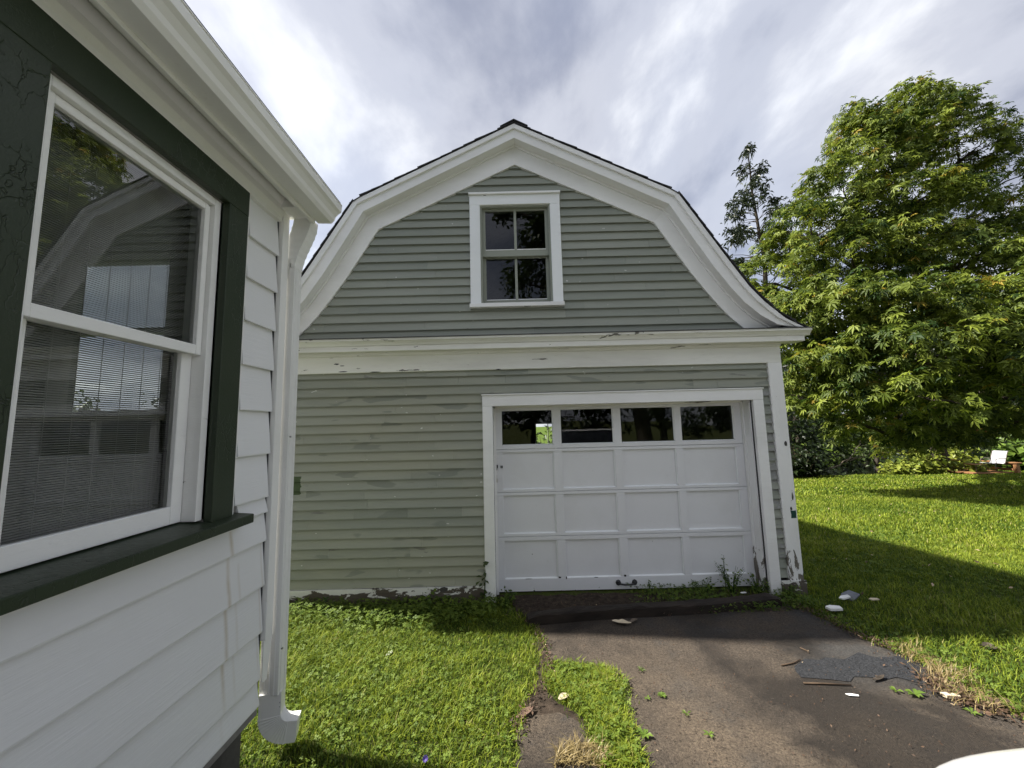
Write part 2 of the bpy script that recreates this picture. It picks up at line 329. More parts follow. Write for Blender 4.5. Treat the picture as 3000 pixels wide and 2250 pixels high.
def ground_mats():
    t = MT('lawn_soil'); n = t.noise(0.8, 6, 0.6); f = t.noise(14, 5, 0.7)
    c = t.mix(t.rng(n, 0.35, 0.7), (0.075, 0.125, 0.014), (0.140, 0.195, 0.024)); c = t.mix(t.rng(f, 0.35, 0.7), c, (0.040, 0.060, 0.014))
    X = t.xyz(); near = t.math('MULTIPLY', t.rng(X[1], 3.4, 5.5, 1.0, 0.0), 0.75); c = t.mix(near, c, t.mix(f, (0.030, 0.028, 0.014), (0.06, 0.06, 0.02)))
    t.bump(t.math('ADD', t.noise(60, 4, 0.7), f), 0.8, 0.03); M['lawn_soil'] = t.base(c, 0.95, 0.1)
    t = MT('asphalt'); X = t.xyz()
    c = t.mix(t.rng(t.noise(90, 3, 0.7), 0.3, 0.75), (0.030, 0.030, 0.031), (0.105, 0.100, 0.094))
    soil = t.mix(t.rng(t.noise(75, 5, 0.8), 0.34, 0.70), (0.030, 0.024, 0.019), (0.165, 0.130, 0.098))
    m = t.noise(1.25, 6, 0.62, dist=0.4, off=(2.2, 0.3, 0))
    xm = t.math('MULTIPLY', t.rng(X[0], 1.9, 2.8, 0.10, -0.10), 1.0)
    yy = t.rng(X[1], 2.9, 3.6, 0.0, -0.05)
    k = t.rng(t.math('ADD', t.math('ADD', m, xm), yy), 0.42, 0.56, 0.0, 0.95); c = t.mix(k, c, soil)
    sand = t.rng(t.noise(1.1, 5, 0.6, off=(1.0, 5.0, 0)), 0.43, 0.60, 0, 0.8); c = t.mix(t.math('MULTIPLY', sand, t.rng(X[1], 2.2, 3.0, 1.0, 0.2)), c, t.mix(t.rng(t.noise(80, 4, 0.75), 0.35, 0.7), (0.07, 0.05, 0.035), (0.30, 0.235, 0.165)))
    wet = t.rng(t.noise(0.95, 5, 0.6, dist=0.3, off=(7, 1.2, 0)), 0.49, 0.60, 0, 0.8); c = t.mix(wet, c, (0.020, 0.016, 0.013))
    dkz = t.rng(t.noise(48, 4, 0.7, (1, 1.6, 1)), 0.57, 0.66, 0, 0.8); c = t.mix(dkz, c, (0.018, 0.014, 0.011))
    sp = t.rng(t.noise(190, 2, 0.6), 0.70, 0.77); c = t.mix(sp, c, (0.40, 0.36, 0.30))
    t.bump(t.math('ADD', t.noise(130, 4, 0.75), t.math('MULTIPLY', t.noise(9, 5, 0.6), 1.3)), 1.0, 0.022)
    M['asphalt'] = t.base(c, t.rng(wet, 0, 0.7, 0.9, 0.62), 0.3)
    t = MT('asphalt_new'); c = t.mix(t.rng(t.noise(120, 3, 0.7), 0.35, 0.8), (0.016, 0.017, 0.019), (0.070, 0.072, 0.078))
    c = t.mix(t.rng(t.noise(260, 2, 0.5), 0.72, 0.8), c, (0.4, 0.4, 0.4))
    t.bump(t.math('ADD', t.noise(45, 4, 0.75), t.math('MULTIPLY', t.noise(10, 4, 0.6, (0.5, 1.5, 1)), 1.8)), 1.0, 0.02); M['asphalt_new'] = t.base(c, 0.95, 0.1)
    t = MT('water'); t.bump(t.noise(2.0, 3, 0.5, (1, 2, 1)), 0.15, 0.05); M['water'] = t.base((0.012, 0.014, 0.010), 0.06, 0.5)
    # house siding with rust-coloured run below the sill
    t = MT('vinyl_stained'); n = t.noise(1.3, 5, 0.6, (1, 0.4, 1)); X = t.xyz()
    c = t.mix(t.rng(n, 0.45, 0.8, 0, 0.16), (0.74, 0.745, 0.75), (0.45, 0.42, 0.37))
    wob = t.math('ADD', X[1], t.math('MULTIPLY', t.math('SUBTRACT', t.noise(3.5, 3, 0.5, (0, 0, 1)), 0.5), 0.03))
    def streak(y0, wd, top, amt):
        d = t.math('ABSOLUTE', t.math('SUBTRACT', wob, y0)); k = t.rng(d, 0.0, wd, 1.0, 0.0)
        k = t.math('MULTIPLY', k, t.rng(X[2], 0.42, 0.55, 0.15, 1.0)); k = t.math('MULTIPLY', k, t.rng(X[2], top - 0.02, top, 1.0, 0.0))
        return t.math('MULTIPLY', t.math('MULTIPLY', k, t.rng(t.noise(9, 3, 0.5, (0, 1, 1)), 0.3, 0.6, 0.45, 1.0)), amt)
    c = t.mix(streak(1.795, 0.016, 1.25, 0.55), c, (0.40, 0.31, 0.18)); c = t.mix(streak(1.86, 0.012, 1.05, 0.2), c, (0.40, 0.31, 0.18)); c = t.mix(streak(2.02, 0.01, 1.1, 0.3), c, (0.40, 0.31, 0.18))
    h = t.noise(42, 5, 0.7, (1, 0.14, 2.2), dist=0.3); t.bump(h, 0.5, 0.003); M['vinyl_stained'] = t.base(c, 0.42, 0.4)
ground_mats()

# ------------------------------------------------------------------ ground
def build_ground():
    xs = np.concatenate([[-600, -200, -80, -40, -25], np.arange(-16, 42, 0.4), [45, 55, 80, 140, 300, 600]])
    ys = np.concatenate([[-600, -200, -80, -40, -25], np.arange(-14, 1.5, 0.5), np.arange(1.5, 42, 0.3), [45, 55, 80, 140, 300, 600]])
    X, Y = np.meshgrid(xs, ys); Z = g(X, Y)
    V = np.stack([X, Y, Z], -1).reshape(-1, 3); nx, ny = len(xs), len(ys)
    i, j = np.meshgrid(np.arange(nx - 1), np.arange(ny - 1)); a = (j * nx + i).ravel()
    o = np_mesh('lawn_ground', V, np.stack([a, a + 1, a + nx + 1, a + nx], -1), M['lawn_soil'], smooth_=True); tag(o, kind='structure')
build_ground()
def drape(name, pts, mat, lift, jit=0.02, step=0.12, parent=None):
    out = []; n = len(pts)
    for i in range(n):
        a = np.array(pts[i][:2]); b = np.array(pts[(i + 1) % n][:2]); k = max(1, int(np.linalg.norm(b - a) / 0.08))
        k = min(k, 60)
        for q in range(k): out.append(tuple(a + (b - a) * q / k + rng.normal(0, jit, 2) * (1 if q else 0.5)))
    xs = [p[0] for p in out]; ys = [p[1] for p in out]
    ins = [(x + rng.uniform(-.02, .02), y + rng.uniform(-.02, .02)) for x in np.arange(min(xs), max(xs), step) for y in np.arange(max(min(ys), 0.5), max(ys), step)]
    vv = [Vector(p) for p in out] + [Vector(p) for p in ins if inside(out, *p)]
    r = delaunay_2d_cdt(vv, [], [list(range(len(out)))], 1, 1e-5)
    V = [(p[0], p[1], gz(p[0], p[1]) + lift) for p in r[0]]
    me = bpy.data.meshes.new(name); me.from_pydata(V, [], [tuple(f) for f in r[2]]); me.update()
    bm = bmesh.new(); bm.from_mesh(me); bmesh.ops.recalc_face_normals(bm, faces=bm.faces)
    if sum(f.normal.z for f in bm.faces) < 0: bmesh.ops.reverse_faces(bm, faces=bm.faces)
    bm.to_mesh(me); bm.free()
    o = finish(me, name, mat, parent, True); return o
def inside(poly, x, y):
    c = False; n = len(poly); j = n - 1
    for i in range(n):
        xi, yi = poly[i][0], poly[i][1]; xj, yj = poly[j][0], poly[j][1]
        if (yi > y) != (yj > y) and x < (xj - xi) * (y - yi) / (yj - yi) + xi: c = not c
        j = i
    return c
def inside_np(poly, X, Y):
    c = np.zeros(len(X), bool); n = len(poly); j = n - 1
    for i in range(n):
        xi, yi = poly[i][0], poly[i][1]; xj, yj = poly[j][0], poly[j][1]
        if yi != yj: c ^= ((yi > Y) != (yj > Y)) & (X < (xj - xi) * (Y - yi) / (yj - yi) + xi)
        j = i
    return c
PXD = [(1548,1826),(1590,1868),(1598,1930),(1640,1962),(1720,1962),(1800,1990),(1832,2040),(1834,2110),(1850,2170),(1885,2245)]
PXR = [(3000,2112),(2930,2086),(2850,2062),(2770,2040),(2790,1998),(2745,1975),(2690,1945),(2620,1912),(2540,1878),(2450,1835),(2370,1795),(2300,1768)]
drive = [G(*p) for p in PXD] + [Vector((0.62, 0.5, 0)), Vector((0.55, -14, 0)), Vector((4.6, -14, 0)), Vector((4.4, 0.5, 0)), Vector((3.7, 1.9, 0))] + [G(*p) for p in PXR]
tag(drape('driveway', drive, M['asphalt'], 0.006), kind='structure')
PXP = [(2330,1972),(2400,1938),(2470,1934),(2560,1926),(2640,1918),(2690,1946),(2740,1974),(2780,1998),(2700,2006),(2560,1994),(2430,2000),(2360,1992)]
patch = [G(*p) for p in PXP]; tag(drape('asphalt_patch', patch, M['asphalt_new'], 0.0095, 0.035, 0.05), kind='structure')
walk = [G(*p) for p in [(1512,2245),(1510,2165),(1548,2100),(1640,2088),(1722,2128),(1738,2180),(1690,2245)]] 
walk = walk[:6] + [Vector((0.42, 1.9, 0)), Vector((0.4, -3, 0)), Vector((-0.15, -3, 0)), Vector((-0.06, 1.9, 0))]
tag(drape('walkway', walk, M['asphalt'], 0.007, 0.012), kind='structure')
dirt1 = [G(*p) for p in [(1480,1745),(1545,1828),(1900,1800),(2300,1760),(2345,1735),(2290,1700)]] + [Vector((2.6, 4.1, 0)), Vector((-0.25, 4.1, 0))]
tag(drape('bare_soil', dirt1, M['dirt'], 0.009, 0.02), kind='structure')
dirt2 = [G(*p) for p in [(1570,1850),(1620,1960),(1600,2030),(1660,2070),(1720,2110),(1720,2160),(1560,2110),(1510,2120),(1560,2020),(1580,1940)]]
tag(drape('bare_soil', dirt2, M['dirt'], 0.004, 0.02), kind='structure')
tag(MB().add([(-40,20.5,-2.0),(60,20.5,-2.0),(60,38,-2.0),(-40,38,-2.0)], [(0,1,2,3)]).build('stream_water', M['water']), kind='structure')

# ------------------------------------------------------------------ garage
XC, WY = 0.09, 4.0
GL, GR, GB = XC - 2.76, XC + 2.76, 10.0
O_ = [(0,4.985),(1.76,4.125),(2.03,3.70),(2.25,3.35),(2.45,3.04),(2.60,2.865),(2.81,2.675),(3.02,2.565)]
J_ = [(0,4.80),(1.65,3.985),(1.885,3.585),(2.07,3.28),(2.24,3.03),(2.37,2.87),(2.52,2.73),(2.69,2.625)]
I_ = [(0,4.566),(1.52,3.84),(1.69,3.565),(1.86,3.29),(2.02,3.06),(2.15,2.885),(2.27,2.745),(2.40,2.625)]
def curve(P, z):
    for (x0, z0), (x1, z1) in zip(P, P[1:]):
        if z1 <= z <= z0: return x0 + (x1 - x0) * (z0 - z) / (z0 - z1)
    return P[0][0] if z > P[0][1] else P[-1][0]
GA = root('garage', (XC, 7.0, -0.1), 'weathered sage green gambrel garage with white trim and overhead door', 'garage')
def clap(z0, z1, x0, x1, mat, xt0=None, xt1=None, name='clapboard'):
    xt0 = x0 if xt0 is None else xt0; xt1 = x1 if xt1 is None else xt1
    j = random.uniform(-0.002, 0.002); yb = WY - 0.030 - random.uniform(0, 0.004); a = random.uniform(-0.0015, 0.0015); zt = z1 + 0.012
    m = MB(); m.hexa([(x0, yb, z0 + j - a), (x1, yb, z0 + j + a), (x1, WY - 0.001, z0 + j + a + 0.010), (x0, WY - 0.001, z0 + j - a + 0.010)],
                     [(xt0, WY - 0.006, zt), (xt1, WY - 0.006, zt), (xt1, WY - 0.001, zt), (xt0, WY - 0.001, zt)])
    return m.build(name, mat, GA, fix=False)
def row(z0, z1, x0, x1, mat, n, xt0=None, xt1=None):
    cuts = []
    for k in range(n):
        c = random.uniform(x0 + 0.2, x1 - 0.2)
        if all(abs(c - q) > 0.25 for q in cuts): cuts.append(c)
    cuts.sort(); e = [x0] + cuts + [x1]
    for i in range(len(e) - 1):
        clap(z0, z1, e[i] + (0.0008 if i else 0), e[i + 1] - (0.0008 if i < len(e) - 2 else 0), mat, xt0 if i == 0 else None, xt1 if i == len(e) - 2 else None)
# sheathing behind the boards, with openings for door and window
m = MB()
YB = WY + 0.05
def wall_quad(m, pts): m.prism(pts, lambda p, a: (p[0], a, p[1]), WY, YB)
DL, DR, DT = -0.21, 2.515, 1.862
WL, WR, WB, WT = -0.31, 0.467, 2.962, 4.088
m.box(GL, DL, WY, YB, -0.5, 2.45); m.box(DR, GR, WY, YB, -0.5, 2.45); m.box(DL, DR, WY, YB, DT, 2.45)
m.box(GL, GR, WY, YB, 2.45, 2.62)
gp = [(XC + x, z) for x, z in J_]; gn = [(XC - x, z) for x, z in J_]
def gable_strip(m, z0, z1, xa=None, xb=None):
    l0, r0 = XC - curve(J_, z0), XC + curve(J_, z0); l1, r1 = XC - curve(J_, z1), XC + curve(J_, z1)
    if xa is not None: wall_quad(m, [(l0, z0), (xa, z0), (xa, z1), (l1, z1)]); wall_quad(m, [(xb, z0), (r0, z0), (r1, z1), (xb, z1)])
    else: wall_quad(m, [(l0, z0), (r0, z0), (r1, z1), (l1, z1)])
zz = [2.62, 2.73, 2.87, 2.962, 3.03, 3.28, 3.585, 3.985, 4.088, 4.8]
for a, b in zip(zz, zz[1:]):
    gable_strip(m, a, b, *((WL, WR) if 2.95 < a < 4.08 else (None, None)))
m.build('front_sheathing', M['interior'], GA)
# lower clapboards
ROW = 0.0958; z = 0.080
k = 0
while z < 2.24:
    z1 = min(z + ROW, 2.252)
    if z > 1.985 - 0.01: row(z, z1, GL + 0.13, GR - 0.135, M['sage_lower'], 4)
    elif z1 > 1.985:
        row(z, z1, GL + 0.13, -0.315, M['sage_lower'], 2); row(z, z1, 2.62, GR - 0.135, M['sage_edge'], 0)
        clap(1.985, z1, -0.315, 2.62, M['sage_lower'])
    else:
        row(z, z1, GL + 0.13, -0.316, M['sage_lower'], random.choice((1, 2, 2, 3)))
        row(z, z1, 2.621, GR - 0.135, M['sage_edge'] if z < 1.8 else M['sage_gable'], 0)
    z += ROW
z = 2.60
while z < 4.58:
    z1 = z + 0.0965
    xb = curve(I_, max(z, 2.626)) + 0.05; xt = curve(I_, min(z1, 4.566)) + 0.05
    a0, b0, a1, b1 = XC - xb, XC + xb, XC - xt, XC + xt
    if z1 < 2.925 or z > 4.235: row(z, z1, a0, b0, M['sage_gable'], 2 if b0 - a0 > 2.5 else 0, a1, b1)
    else:
        row(z, z1, a0, -0.425, M['sage_gable'], 1 if z < 3.6 else 0, a1, -0.425)
        row(z, z1, 0.578, b0, M['sage_gable'], 1 if z < 3.6 else 0, 0.578, b1)
        if z < 2.921 < z1: clap(z, 2.921, -0.425, 0.578, M['sage_gable'])
        if z < 4.235 < z1: clap(4.236, z1, -0.425, 0.578, M['sage_gable'])
    z += 0.0965
# rake friezes, soffits, fascias (left and right, upper and flared lower)
def band(A, B, ya, yb, sgn, i0, i1):
    """solid strip between profile A (outer) and B (inner) between depths ya and yb"""
    poly = [(XC + sgn * p[0], p[1]) for p in A[i0:i1 + 1]] + [(XC + sgn * p[0], p[1]) for p in B[i0:i1 + 1]][::-1]
    m = MB(); n = i1 - i0 + 1
    for q in range(n - 1):
        pl = [poly[q], poly[q + 1], poly[2 * n - 2 - q], poly[2 * n - 1 - q]]
        m.prism(pl, lambda p, a: (p[0], a, p[1]), ya, yb)
    return m
OV = 3.84
def lerp(A, B, t): return [((1 - t) * a[0] + t * b[0], (1 - t) * a[1] + t * b[1]) for a, b in zip(A, B)]
def weld(mb, name, mat, bevel=0.0):
    o = mb.build(name, mat, GA, fix=False); bm = bmesh.new(); bm.from_mesh(o.data); bmesh.ops.remove_doubles(bm, verts=bm.verts, dist=1e-4)
    dup = {}
    for f in bm.faces: dup.setdefault(tuple(sorted(v.index for v in f.verts)), []).append(f)
    bmesh.ops.delete(bm, geom=[f for fs in dup.values() if len(fs) > 1 for f in fs], context='FACES')
    bmesh.ops.recalc_face_normals(bm, faces=bm.faces); bm.to_mesh(o.data); bm.free()
    if bevel: b = o.modifiers.new('bevel', 'BEVEL'); b.width = bevel; b.segments = 2; b.limit_method = 'ANGLE'; b.angle_limit = R(50)
    return o
Jm = [(x + 0.004, z + 0.004) for x, z in J_]
for s in (-1, 1):
    for i0, i1 in ((0, 1), (1, 7)):
        weld(band(J_, I_, WY - 0.040, WY - 0.001, s, i0, i1), 'rake_frieze', M['trim'], 0.002)
        bed_out = lerp(J_, I_, 0.0); bed_in = lerp(J_, I_, 0.13)
        weld(band(bed_out, bed_in, WY - 0.056, WY - 0.040, s, i0, i1), 'bed_moulding', M['trim'], 0.004)
        weld(band(lerp(J_, O_, 0.13), J_, OV + 0.03, WY + 0.02, s, i0, i1), 'soffit', M['trim'])
        weld(band(lerp(J_, O_, 0.55), lerp(J_, O_, -0.04), OV, OV + 0.03, s, i0, i1), 'rake_board', M['trim'], 0.003)
        weld(band(lerp(J_, O_, 0.80), lerp(J_, O_, 0.5), OV - 0.022, OV + 0.03, s, i0, i1), 'rake_moulding', M['trim'], 0.004)
        weld(band(lerp(J_, O_, 0.86), lerp(J_, O_, 0.5), OV + 0.031, GB + 0.1, s, i0, i1), 'roof_deck', M['interior'])
# shingle courses
m = MB()
def arc_pts(P):
    d = [0]
    for a, b in zip(P, P[1:]): d.append(d[-1] + math.dist(a, b))
    return d
dd = arc_pts(O_)
def at(P, s):
    for i in range(len(dd) - 1):
        if s <= dd[i + 1] or i == len(dd) - 2:
            t = (s - dd[i]) / (dd[i + 1] - dd[i]); return (P[i][0] + t * (P[i + 1][0] - P[i][0]), P[i][1] + t * (P[i + 1][1] - P[i][1]))
base = lerp(J_, O_, 0.86)
for s in (-1, 1):
    q = 0.0
    while q < dd[-1] - 0.05:
        a, b = at(base, q), at(base, min(q + 0.2, dd[-1])); L = math.dist(a, b); nx, nz = (b[1] - a[1]) / -L, (b[0] - a[0]) / L
        o0, o1 = 0.003, 0.009 + random.uniform(0, 0.007); y0 = OV - 0.026 - random.uniform(0, 0.010)
        pl = [(XC + s * a[0], a[1]), (XC + s * b[0], b[1]), (XC + s * (b[0] + nx * o1), b[1] + nz * o1), (XC + s * (a[0] + nx * o0), a[1] + nz * o0)]
        m.prism(pl, lambda p, y: (p[0], y, p[1]), y0, GB + 0.13); q += 0.14
    a, b = at(base, 0), at(base, 0.17)
    m.prism([(XC, a[1] + 0.02), (XC + s * b[0], b[1] + 0.018), (XC + s * b[0], b[1] + 0.028), (XC, a[1] + 0.034)], lambda p, y: (p[0], y, p[1]), OV - 0.036, GB + 0.14)
tag(m.build('roof_shingles', M['shingle'], GA))
# belt cornice
def along_x(poly, x0, x1): return MB().prism(poly, lambda p, a: (a, p[0], p[1]), x0, x1)
CL, CX = XC - 3.0, XC + 2.95
along_x([(WY, 2.452), (OV + 0.012, 2.452), (OV + 0.012, 2.508), (WY, 2.508)], CL, CX).build('cornice_board', M['trim_worn'], GA, bevel=0.003)
along_x([(WY, 2.5085), (OV + 0.004, 2.5085), (OV - 0.004, 2.525), (OV - 0.022, 2.545), (OV - 0.034, 2.555), (OV - 0.034, 2.576), (WY, 2.6)], CL - 0.02, CX + 0.05).build('crown_moulding', M['trim_worn'], GA)
along_x([(WY - 0.02, 2.601), (OV - 0.045, 2.577), (OV - 0.045, 2.584), (WY - 0.012, 2.612), (WY - 0.012, 2.635), (WY - 0.02, 2.635)], CL - 0.03, CX + 0.06).build('flashing', M['dark_flashing'], GA)
along_x([(WY - 0.001, 2.246), (WY - 0.04, 2.246), (WY - 0.04, 2.4515), (WY - 0.001, 2.4515)], GL + 0.0, GR - 0.0).build('frieze_board', M['trim_worn'], GA, bevel=0.003)
along_x([(WY - 0.0405, 2.415), (WY - 0.058, 2.425), (WY - 0.058, 2.4515), (WY - 0.0405, 2.4515)], GL, GR).build('bed_moulding', M['trim_worn'], GA)
MB().box(GR - 0.145, GR, WY - 0.042, WY, -0.07, 2.2455).build('corner_board', M['trim_post'], GA, bevel=0.004)
MB().box(GL, GL + 0.145, WY - 0.042, WY, -0.07, 2.2455).build('corner_board', M['trim_post'], GA, bevel=0.004)
def ragged(name, x0, x1, z0, z1, y0, y1, mat):
    m = MB(); n = int((x1 - x0) / 0.025); b = []
    for i in range(n + 1):
        x = x0 + (x1 - x0) * i / n; b.append((x, z0 + (random.uniform(-0.004, 0.012))))
    for i in range(n):
        m.hexa([(b[i][0], y0, b[i][1]), (b[i+1][0], y0, b[i+1][1]), (b[i+1][0], y1, b[i+1][1]), (b[i][0], y1, b[i][1])],
               [(b[i][0], y0, z1), (b[i+1][0], y0, z1), (b[i+1][0], y1, z1), (b[i][0], y1, z1)])
    return weld(m, name, mat)
ragged('water_table', GL - 0.02, -0.318, -0.085, 0.074, WY - 0.046, WY, M['trim_peeling'])
ragged('water_table', 2.622, GR + 0.015, -0.10, 0.06, WY - 0.054, WY - 0.043, M['trim_peeling'])
MB().box(GL + 0.02, DL, WY + 0.051, WY + 0.3, -0.6, -0.05).build('foundation', M['concrete_dark'], GA)
SY_ = 4.17
# paint damage on trim: lifted flakes and an exposed older green coat
def flake(x, z, w_, h_, y, mat, n=9):
    pts = [(x + w_ * 0.5 * math.cos(6.283 * i / n) * random.uniform(0.7, 1.15), z + h_ * 0.5 * math.sin(6.283 * i / n) * random.uniform(0.7, 1.15)) for i in range(n)]
    return MB().prism(pts, lambda p, a: (p[0], a, p[1]), y - 0.0015, y + 0.0005).build('paint_scar', mat, GA)
MB().prism([(2.785,0.655),(2.838,0.655),(2.836,0.672),(2.84,0.70),(2.838,0.73),(2.81,0.727),(2.783,0.732),(2.789,0.69)], lambda p, a: (p[0], a, p[1]), WY - 0.0435, WY - 0.041).build('paint_scar', M['green_chip'], GA)
for (px, py, wd, ht, y, mt) in ((2302,1300,9,18,3.957,'concrete_dark'),(2318,1490,6,10,3.957,'iron'),(2322,1455,5,22,3.957,'concrete_dark'),(986,1067,16,5,3.959,'iron'),(1002,1072,14,3,3.959,'iron'),(868,1027,22,5,3.851,'iron'),(1005,1089,28,3,3.959,'iron'),(1100,1090,36,3,3.959,'iron'),(1460,1082,16,3,3.959,'iron'),(1420,572,12,3,3.954,'iron'),(1545,896,22,6,3.93,'concrete_dark'),(1300,1728,26,14,3.953,'concrete_dark'),(1355,1723,8,7,3.953,'concrete_dark')):
    p = on_y(px, py, y); s_ = y / FPX; flake(p.x, p.z, wd * s_, ht * s_, y, M[mt])
for (x_, z_, w_, h_) in ((0.452, 0.06, 0.03, 0.018), (0.52, 0.055, 0.012, 0.03), (1.135, 0.062, 0.03, 0.022), (0.83, 0.052, 0.05, 0.006), (0.12, 0.053, 0.08, 0.005), (0.17, 0.30, 0.012, 0.008)):
    flake(x_, z_, w_, h_, SY_ - 0.0006, M['timber_dark'])
# gable window
yc = WY - 0.045
MB().box(WL - 0.113, WL, yc, WY, WB, 4.09).build('window_casing', M['trim_clean'], GA, bevel=0.003)
MB().box(WR, WR + 0.11, yc, WY, WB, 4.09).build('window_casing', M['trim_clean'], GA, bevel=0.003)
MB().box(WL - 0.114, WR + 0.111, yc - 0.001, WY, 4.0905, 4.205).build('window_casing', M['trim_clean'], GA, bevel=0.003)
MB().box(WL - 0.122, WR + 0.118, yc - 0.025, WY, 4.2055, 4.228).build('drip_cap', M['trim'], GA, bevel=0.003)
MB().box(WL - 0.122, WR + 0.118, yc - 0.03, WY + 0.05, 2.918, 2.9615).build('window_sill', M['trim'], GA, bevel=0.004)
m = MB(); m.box(WL, WL + 0.02, WY - 0.02, WY + 0.12, WB, WT); m.box(WR - 0.02, WR, WY - 0.02, WY + 0.12, WB, WT); m.box(WL + 0.02, WR - 0.02, WY - 0.02, WY + 0.12, WT - 0.015, WT); m.build('window_jamb', M['sash_green'], GA)
def sash(z0, z1, y, bot, top):
    x0, x1 = WL + 0.021, WR - 0.021
    xm = (x0 + x1) / 2; st = 0.034; mu = 0.014
    m = MB(); m.box(x0, x0 + st, y, y + 0.035, z0, z1); m.box(x1 - st, x1, y, y + 0.035, z0, z1)
    m.box(x0 + st, x1 - st, y + 0.001, y + 0.034, z0, z0 + bot); m.box(x0 + st, x1 - st, y + 0.001, y + 0.034, z1 - top, z1); m.box(xm - mu, xm + mu, y + 0.004, y + 0.03, z0 + bot, z1 - top)
    s_ = m.build('window_sash', M['sash_green'], GA)
    for a, b, tw in ((x0 + st, xm - mu, 0.004), (xm + mu, x1 - st, -0.003)):
        tw = random.uniform(-0.002, 0.002)
        MB().add([(a, y + 0.017 - tw, z0 + bot), (b, y + 0.017 + tw, z0 + bot), (b, y + 0.017 + tw, z1 - top), (a, y + 0.017 - tw, z1 - top)], [(0, 1, 2, 3)]).build('pane', M['glass'], s_, fix=False)
        q = MB(); q.box(a, b, y - 0.002, y + 0.004, z0 + bot - 0.004, z0 + bot + 0.004); q.build('putty', M['trim'], s_)
sash(3.52, 4.072, WY + 0.02, 0.075, 0.02); sash(2.964, 3.535, WY + 0.06, 0.072, 0.022)
# overhead door
SY = 4.17
rows = [(1.398, 1.852, 'glass'), (0.942, 1.394, 'p'), (0.482, 0.938, 'p'), (-0.072, 0.478, 'p')]
colsx = [(-0.122, 0.436), (0.524, 1.095), (1.180, 1.762), (1.840, 2.416)]
for z0, z1, kind in rows:
    lo = 0.04 if kind == 'glass' else 0.028; hi = 0.04 if kind == 'glass' else 0.03
    if z0 < 0: lo = 0.125; hi = 0.04
    m = MB(); xa, xb = -0.192, 2.497
    m.box(xa, xb, SY, SY + 0.038, z0, z0 + lo); m.box(xa, xb, SY, SY + 0.038, z1 - hi, z1)
    ed = [xa] + [q for c_ in colsx for q in c_] + [xb]
    for i in range(0, len(ed), 2): m.box(ed[i], ed[i + 1], SY + 0.001, SY + 0.037, z0 + lo, z1 - hi)
    sec = m.build('door_section', M['door_paint'], GA, bevel=0.002)
    for (a, b) in colsx:
        if kind == 'glass':
            tw = random.uniform(-0.003, 0.003); t2 = random.uniform(-0.002, 0.002)
            MB().add([(a, SY + 0.02 - tw, z0 + lo), (b, SY + 0.02 + tw, z0 + lo), (b, SY + 0.02 + tw + t2, z1 - hi), (a, SY + 0.02 - tw + t2, z1 - hi)], [(0, 1, 2, 3)]).build('pane', M['glass'], sec, fix=False)
        else:
            y = SY + 0.022
            MB().box(a - 0.006, b + 0.006, y, y + 0.008, z0 + lo - 0.006, z1 - hi + 0.006).build('panel', M['door_paint'], sec)
        m = MB(); s_ = 0.009
        y0, y1 = SY + 0.004, SY + 0.0215
        m.hexa([(a, y0, z0 + lo), (b, y0, z0 + lo), (b, y1, z0 + lo), (a, y1, z0 + lo)], [(a + s_, y1 - .001, z0 + lo + s_), (b - s_, y1 - .001, z0 + lo + s_), (b, y1, z0 + lo + .0001), (a, y1, z0 + lo + .0001)])
        m.box(b - s_, b, y0 + 0.004, y1, z0 + lo + s_, z1 - hi); m.build('panel_beading', M['trim_clean'], sec)
# handle and latch
m = MB(); hx, hz = 1.145, -0.005
for s_ in (-1, 1):
    cx_ = hx + s_ * 0.085
    m.prism([(cx_ + 0.028 * math.cos(a), hz + 0.03 * math.sin(a)) for a in np.linspace(0, 6.283, 9)[:-1]], lambda p, y: (p[0], y, p[1]), SY - 0.006, SY)
m.tube([(hx - 0.085, SY - 0.006, hz), (hx - 0.075, SY - 0.03, hz - 0.004), (hx - 0.03, SY - 0.042, hz - 0.008), (hx + 0.03, SY - 0.042, hz - 0.008), (hx + 0.075, SY - 0.03, hz - 0.004), (hx + 0.085, SY - 0.006, hz)], [0.012, 0.01, 0.009, 0.009, 0.01, 0.012])
m.build('door_handle', M['iron'], GA, True)
m = MB(); m.box(-0.205, -0.175, SY - 0.01, SY, 1.20, 1.235); m.box(-0.145, -0.135, SY - 0.006, SY, 1.20, 1.225); m.box(-0.13, -0.122, SY - 0.006, SY, 1.20, 1.225)
m.tube([(-0.19, SY - 0.012, 1.21), (-0.185, SY - 0.02, 1.19), (-0.197, SY - 0.018, 1.165), (-0.2, SY - 0.015, 1.14)], 0.005, 6); m.build('hasp', M['iron'], GA)
PL = root('padlock', (-0.198, SY - 0.02, 1.05), 'small brass padlock hanging from the garage door hasp', 'padlock')
m = MB(); m.box(-0.213, -0.183, SY - 0.03, SY - 0.012, 1.05, 1.095); m.build('lock_body', M['brass'], PL, bevel=0.004)
MB().tube([(-0.208, SY - 0.021, 1.094), (-0.208, SY - 0.021, 1.125), (-0.203, SY - 0.021, 1.138), (-0.198, SY - 0.021, 1.142), (-0.193, SY - 0.021, 1.138), (-0.188, SY - 0.021, 1.125), (-0.188, SY - 0.021, 1.094)], 0.0035, 6).build('shackle', M['steel'], PL, True)
